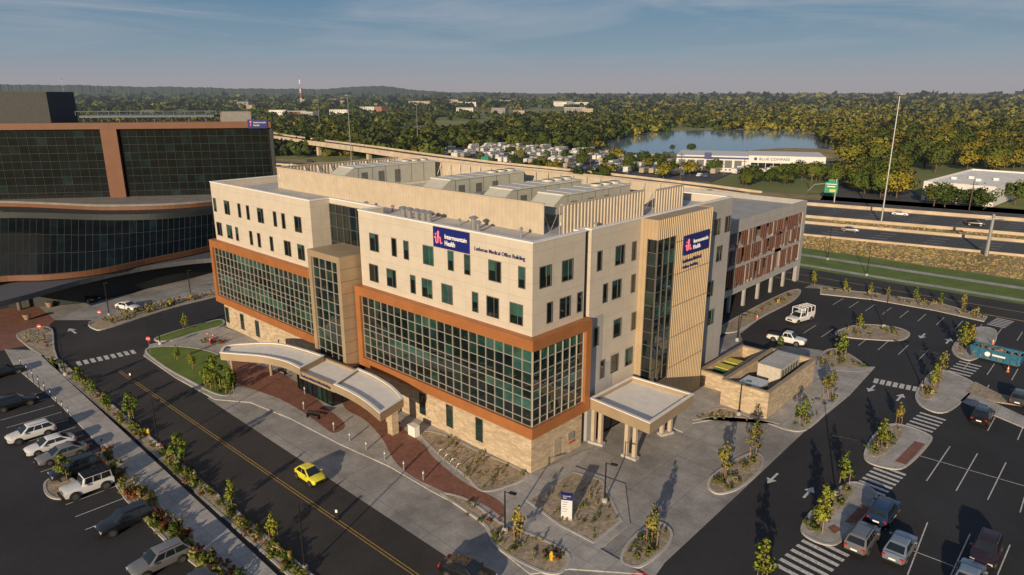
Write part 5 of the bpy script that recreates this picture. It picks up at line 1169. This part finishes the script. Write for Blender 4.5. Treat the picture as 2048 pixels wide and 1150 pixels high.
for k in range(7): MB().obox(dpt(L2*(.04+k*.065),-.1), a2, 3.6, .3, 0, 4.2).build('bay_door', M('bay_dark', (.08,.09,.10), .5), DB, world=True)
for k in range(9): MB().obox(dpt(L2*(.54+k*.05),-2.1), a2, 3.4, .3, .5, 3.6).build('window', mdglass, DB, world=True)
q = dpt(L2*.57,-2.3); text('BLUE COMPASS', L2*.20, 1.2, (q[0], q[1], 5.0), (pi/2,0,a2), mnavy, DB, ext=.05)
q = dpt(L2*.545,-2.3); MB().disc((q[0],q[1],5.6), (n2.x,n2.y,0), .8, .1, 14).build('emblem', mnavy, DB, world=True)
A3 = Vector(G(1842,400)); B3 = Vector(G(1985,414)); d3 = (B3-A3).normalized(); n3 = Vector((-d3.y, d3.x)); L3 = (B3-A3).length; a3 = atan2(d3.y, d3.x)
def wpt(u, v): q = A3+d3*u+n3*v; return (q.x, q.y)
WH = empty('warehouse', (A3.x, A3.y, 0), 0, 'white flat roofed warehouse behind trees at the right', 'building')
P3 = [wpt(0,0),wpt(L3,0),wpt(L3,62),wpt(0,62)]; MB().ring(*inset(P3,.4), 0, 7).build('wall', mdw, WH, world=True); MB().prism(inset(P3,.38)[1], 5, 6.4, False).build('roof', M('warehouse_roof', (.84,.80,.74), .8, ns=.3), WH, world=True)
for k in range(5): MB().obox(wpt(L3*(.12+k*.18),-.1), a3, 3, .2, 0.5, 3.5).build('loading_door', mgrey, WH, world=True)
for k in range(4): MB().obox(wpt(L3*(.2+k*.18),20+7*(k%2)), a3, 1.6, 1.6, 6.4, 7.3).build('skylight', mwhite, WH, world=True)
def rv_mesh(L_, H_, W_, moto, mw):
    m = MB(); prof = [(-L_/2,.6),(-L_/2,H_),(L_/2-.9,H_),(L_/2-.15,H_-.5),(L_/2,H_*.55),(L_/2-.2,.6)]
    if moto: prof = [(-L_/2,.5),(-L_/2,H_),(L_/2-.7,H_),(L_/2-.1,H_-.6),(L_/2-.9,H_*.62),(L_/2,H_*.42),(L_/2,.5)]
    if H_ < 2: prof = [(-L_/2,.35),(-L_/2,.95),(-L_*.32,H_),(L_*.12,H_),(L_*.26,.95),(L_/2,.8),(L_/2,.35)]
    n = len(prof)
    for y in (-W_/2, W_/2): m.v += [(x,y,z) for x, z in prof]
    m.face(range(n)); m.face(range(2*n-1, n-1, -1))
    for i in range(n): j = (i+1)%n; m.face((i,j,n+j,n+i))
    m.cur = 1
    for s_ in (-1,1):
        for x in ((-L_*.3,0,L_*.25) if H_ > 2 else (-L_*.18,.0)): m.box(x-.5,x+.5,s_*W_/2-.02,s_*W_/2+.03,H_*.58,H_*.82)
        if H_ > 2: m.box(-L_/2+.2,L_/2-.6,s_*W_/2-.02,s_*W_/2+.02,.7,.95)
        for x in ((-1.1,-.1) if H_ > 2 else (-L_*.3,L_*.3)): m.disc((x,s_*(W_/2-.1),.36),(0,1,0),.36,.25,10)
    if H_ > 2: m.box(-.5,.5,-.35,.35,H_,H_+.25)
    me_o = m.build('camper_vehicle', [mw, mrvd]); me = me_o.data; bpy.data.objects.remove(me_o); return me
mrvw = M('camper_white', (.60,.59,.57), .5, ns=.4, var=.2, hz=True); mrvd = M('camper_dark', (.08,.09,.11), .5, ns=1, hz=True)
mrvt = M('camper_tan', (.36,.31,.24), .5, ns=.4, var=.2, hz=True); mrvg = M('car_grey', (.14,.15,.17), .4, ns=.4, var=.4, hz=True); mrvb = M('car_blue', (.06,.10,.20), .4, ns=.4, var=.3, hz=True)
RV = [(rv_mesh(7.5,2.8,2.4,False,mrvw),'white camper'),(rv_mesh(6.5,2.8,2.3,True,mrvw),'white camper'),(rv_mesh(9.5,3.1,2.5,False,mrvw),'white camper'),(rv_mesh(7.5,2.9,2.4,False,mrvt),'tan camper'),(rv_mesh(4.7,1.5,1.85,True,mrvg),'dark grey car'),(rv_mesh(4.7,1.5,1.85,True,mrvw),'white car'),(rv_mesh(4.7,1.5,1.85,True,mrvb),'blue car')]
def put_rv(x, y, rz, z, wh, g):
    me, cn = random.choice(RV); o = bpy.data.objects.new('camper_vehicle' if 'camper' in cn else 'lot_car', me); COL.objects.link(o); o.location = (x, y, z); o.rotation_euler.z = rz
    tag(o, cn+' parked '+wh, 'camper' if 'camper' in cn else 'car', cn+'s '+g)
RVP = [(878,302),(1000,290),(1150,300),(1330,318),(1440,345),(1415,358),(1200,348),(1000,323),(880,312)]
pts_ = []; gxy = [G(*p) for p in RVP]; xs = [p[0] for p in gxy]; ys = [p[1] for p in gxy]
for row in range(0, 80):
    for colm in range(0, 120):
        ang = .207; u = colm*3.9; v = row*13.0
        x = min(xs)-60+u*cos(ang)-v*sin(ang); y = min(ys)-60+u*sin(ang)+v*cos(ang)
        if pip((x,y), gxy) and random.random() < .78: pts_.append((x,y))
random.shuffle(pts_); pts_ = pts_[:290]
for x, y in pts_: put_rv(x+random.uniform(-.5,.5), y+random.uniform(-1,1), .207+pi/2+random.choice([0,pi])+random.uniform(-.08,.08), .02, 'in the rows of the sales lot beyond the highway', 'in the sales lot')
for px, py in [(1450+i*13+random.uniform(-3,3), 345+random.uniform(-2,3)) for i in range(12)]+[(1345+i*12, 343+random.uniform(-2,2)) for i in range(8)]:
    x, y = G(px, py); put_rv(x, y, random.choice([.2,1.7]), .03, 'in front of the long dealership building', 'in front of the dealership')
random.seed(5)
mfb = [M('far_wall_white', (.66,.63,.58), .8, ns=.05, hz=True), M('far_wall_tan', (.48,.35,.23), .8, ns=.05, hz=True), M('far_wall_grey', (.28,.27,.27), .8, ns=.05, hz=True), M('far_wall_brick', (.34,.14,.09), .8, ns=.05, hz=True)]
mfr = M('far_roof', (.30,.28,.26), .9, ns=.05, hz=True); mfwn = M('far_window', (.05,.06,.07), .4, ns=.2, hz=True)
fb_ = [(x, random.uniform(192,196), random.uniform(30,85), random.uniform(18,28), 0) for x in (455,495,520,545,660,680,700,722,745)]+[(x, random.uniform(194,214), random.uniform(18,60), random.uniform(12,17), 1) for x in [random.uniform(100,1180) for _ in range(64)]]+[(x, random.uniform(212,245), random.uniform(20,45), random.uniform(8,12), 1) for x in (512,560,590,620,760,1000,1040,1150,1175,930,680,735)]+[(x, random.uniform(190,192), random.uniform(50,110), random.uniform(28,44), 0) for x in (1300,1420,1480,1735,1750,1860,1830,1905,2010)]
for px, py, wd, h, kx in fb_:
    x, y = G(px, py); k = random.choice([0,0,1,1,2,3]) if kx else random.choice([0,0,1]); az = random.uniform(.2,1.1); r = empty('distant_building', (x, y, -.3), az, 'small distant building among the trees on the valley floor', 'building', 'distant buildings in the valley')
    dp = wd*random.uniform(.4,.8); MB().box(-wd/2,wd/2,-dp/2,dp/2,0,h).build('wall', mfb[k], r); MB().box(-wd/2-.4,wd/2+.4,-dp/2-.4,dp/2+.4,h,h+.6).build('roof', mfr if random.random() < .6 else mfb[0], r)
    m = MB()
    for z_ in lin(0, h, max(1, int(h/3.6)))[:-1]:
        for q in range(int(wd/4)): m.box(-wd/2+1+q*4,-wd/2+3+q*4,-dp/2-.1,-dp/2-.02,z_+1,z_+2.5)
        for q in range(int(dp/4)): m.box(-wd/2-.1,-wd/2-.02,-dp/2+1+q*4,-dp/2+3+q*4,z_+1,z_+2.5)
    m.build('windows', mfwn, r)
x, y = G(603,213); h = lamp_top(603,213,150); r = empty('lattice_tower', (x, y, 0), 0, 'red and white lattice radio tower on the horizon', 'tower')
nseg = 7
for k in range(nseg):
    m = MB(); w0 = 2.0*(1-k/nseg*.75); w1 = 2.0*(1-(k+1)/nseg*.75); z0, z1 = h*k/nseg, h*(k+1)/nseg
    for a_, b2 in ((-1,-1),(1,-1),(1,1),(-1,1)): m.tube([(a_*w0,b2*w0,z0),(a_*w1,b2*w1,z1)], .22, 4); m.tube([(a_*w0,b2*w0,z0),(-b2*w1,a_*w1,z1)], .15, 4)
    m.build('lattice_section', mred if k%2 == 0 else mtxt, r)
print('objects', len(bpy.data.objects))
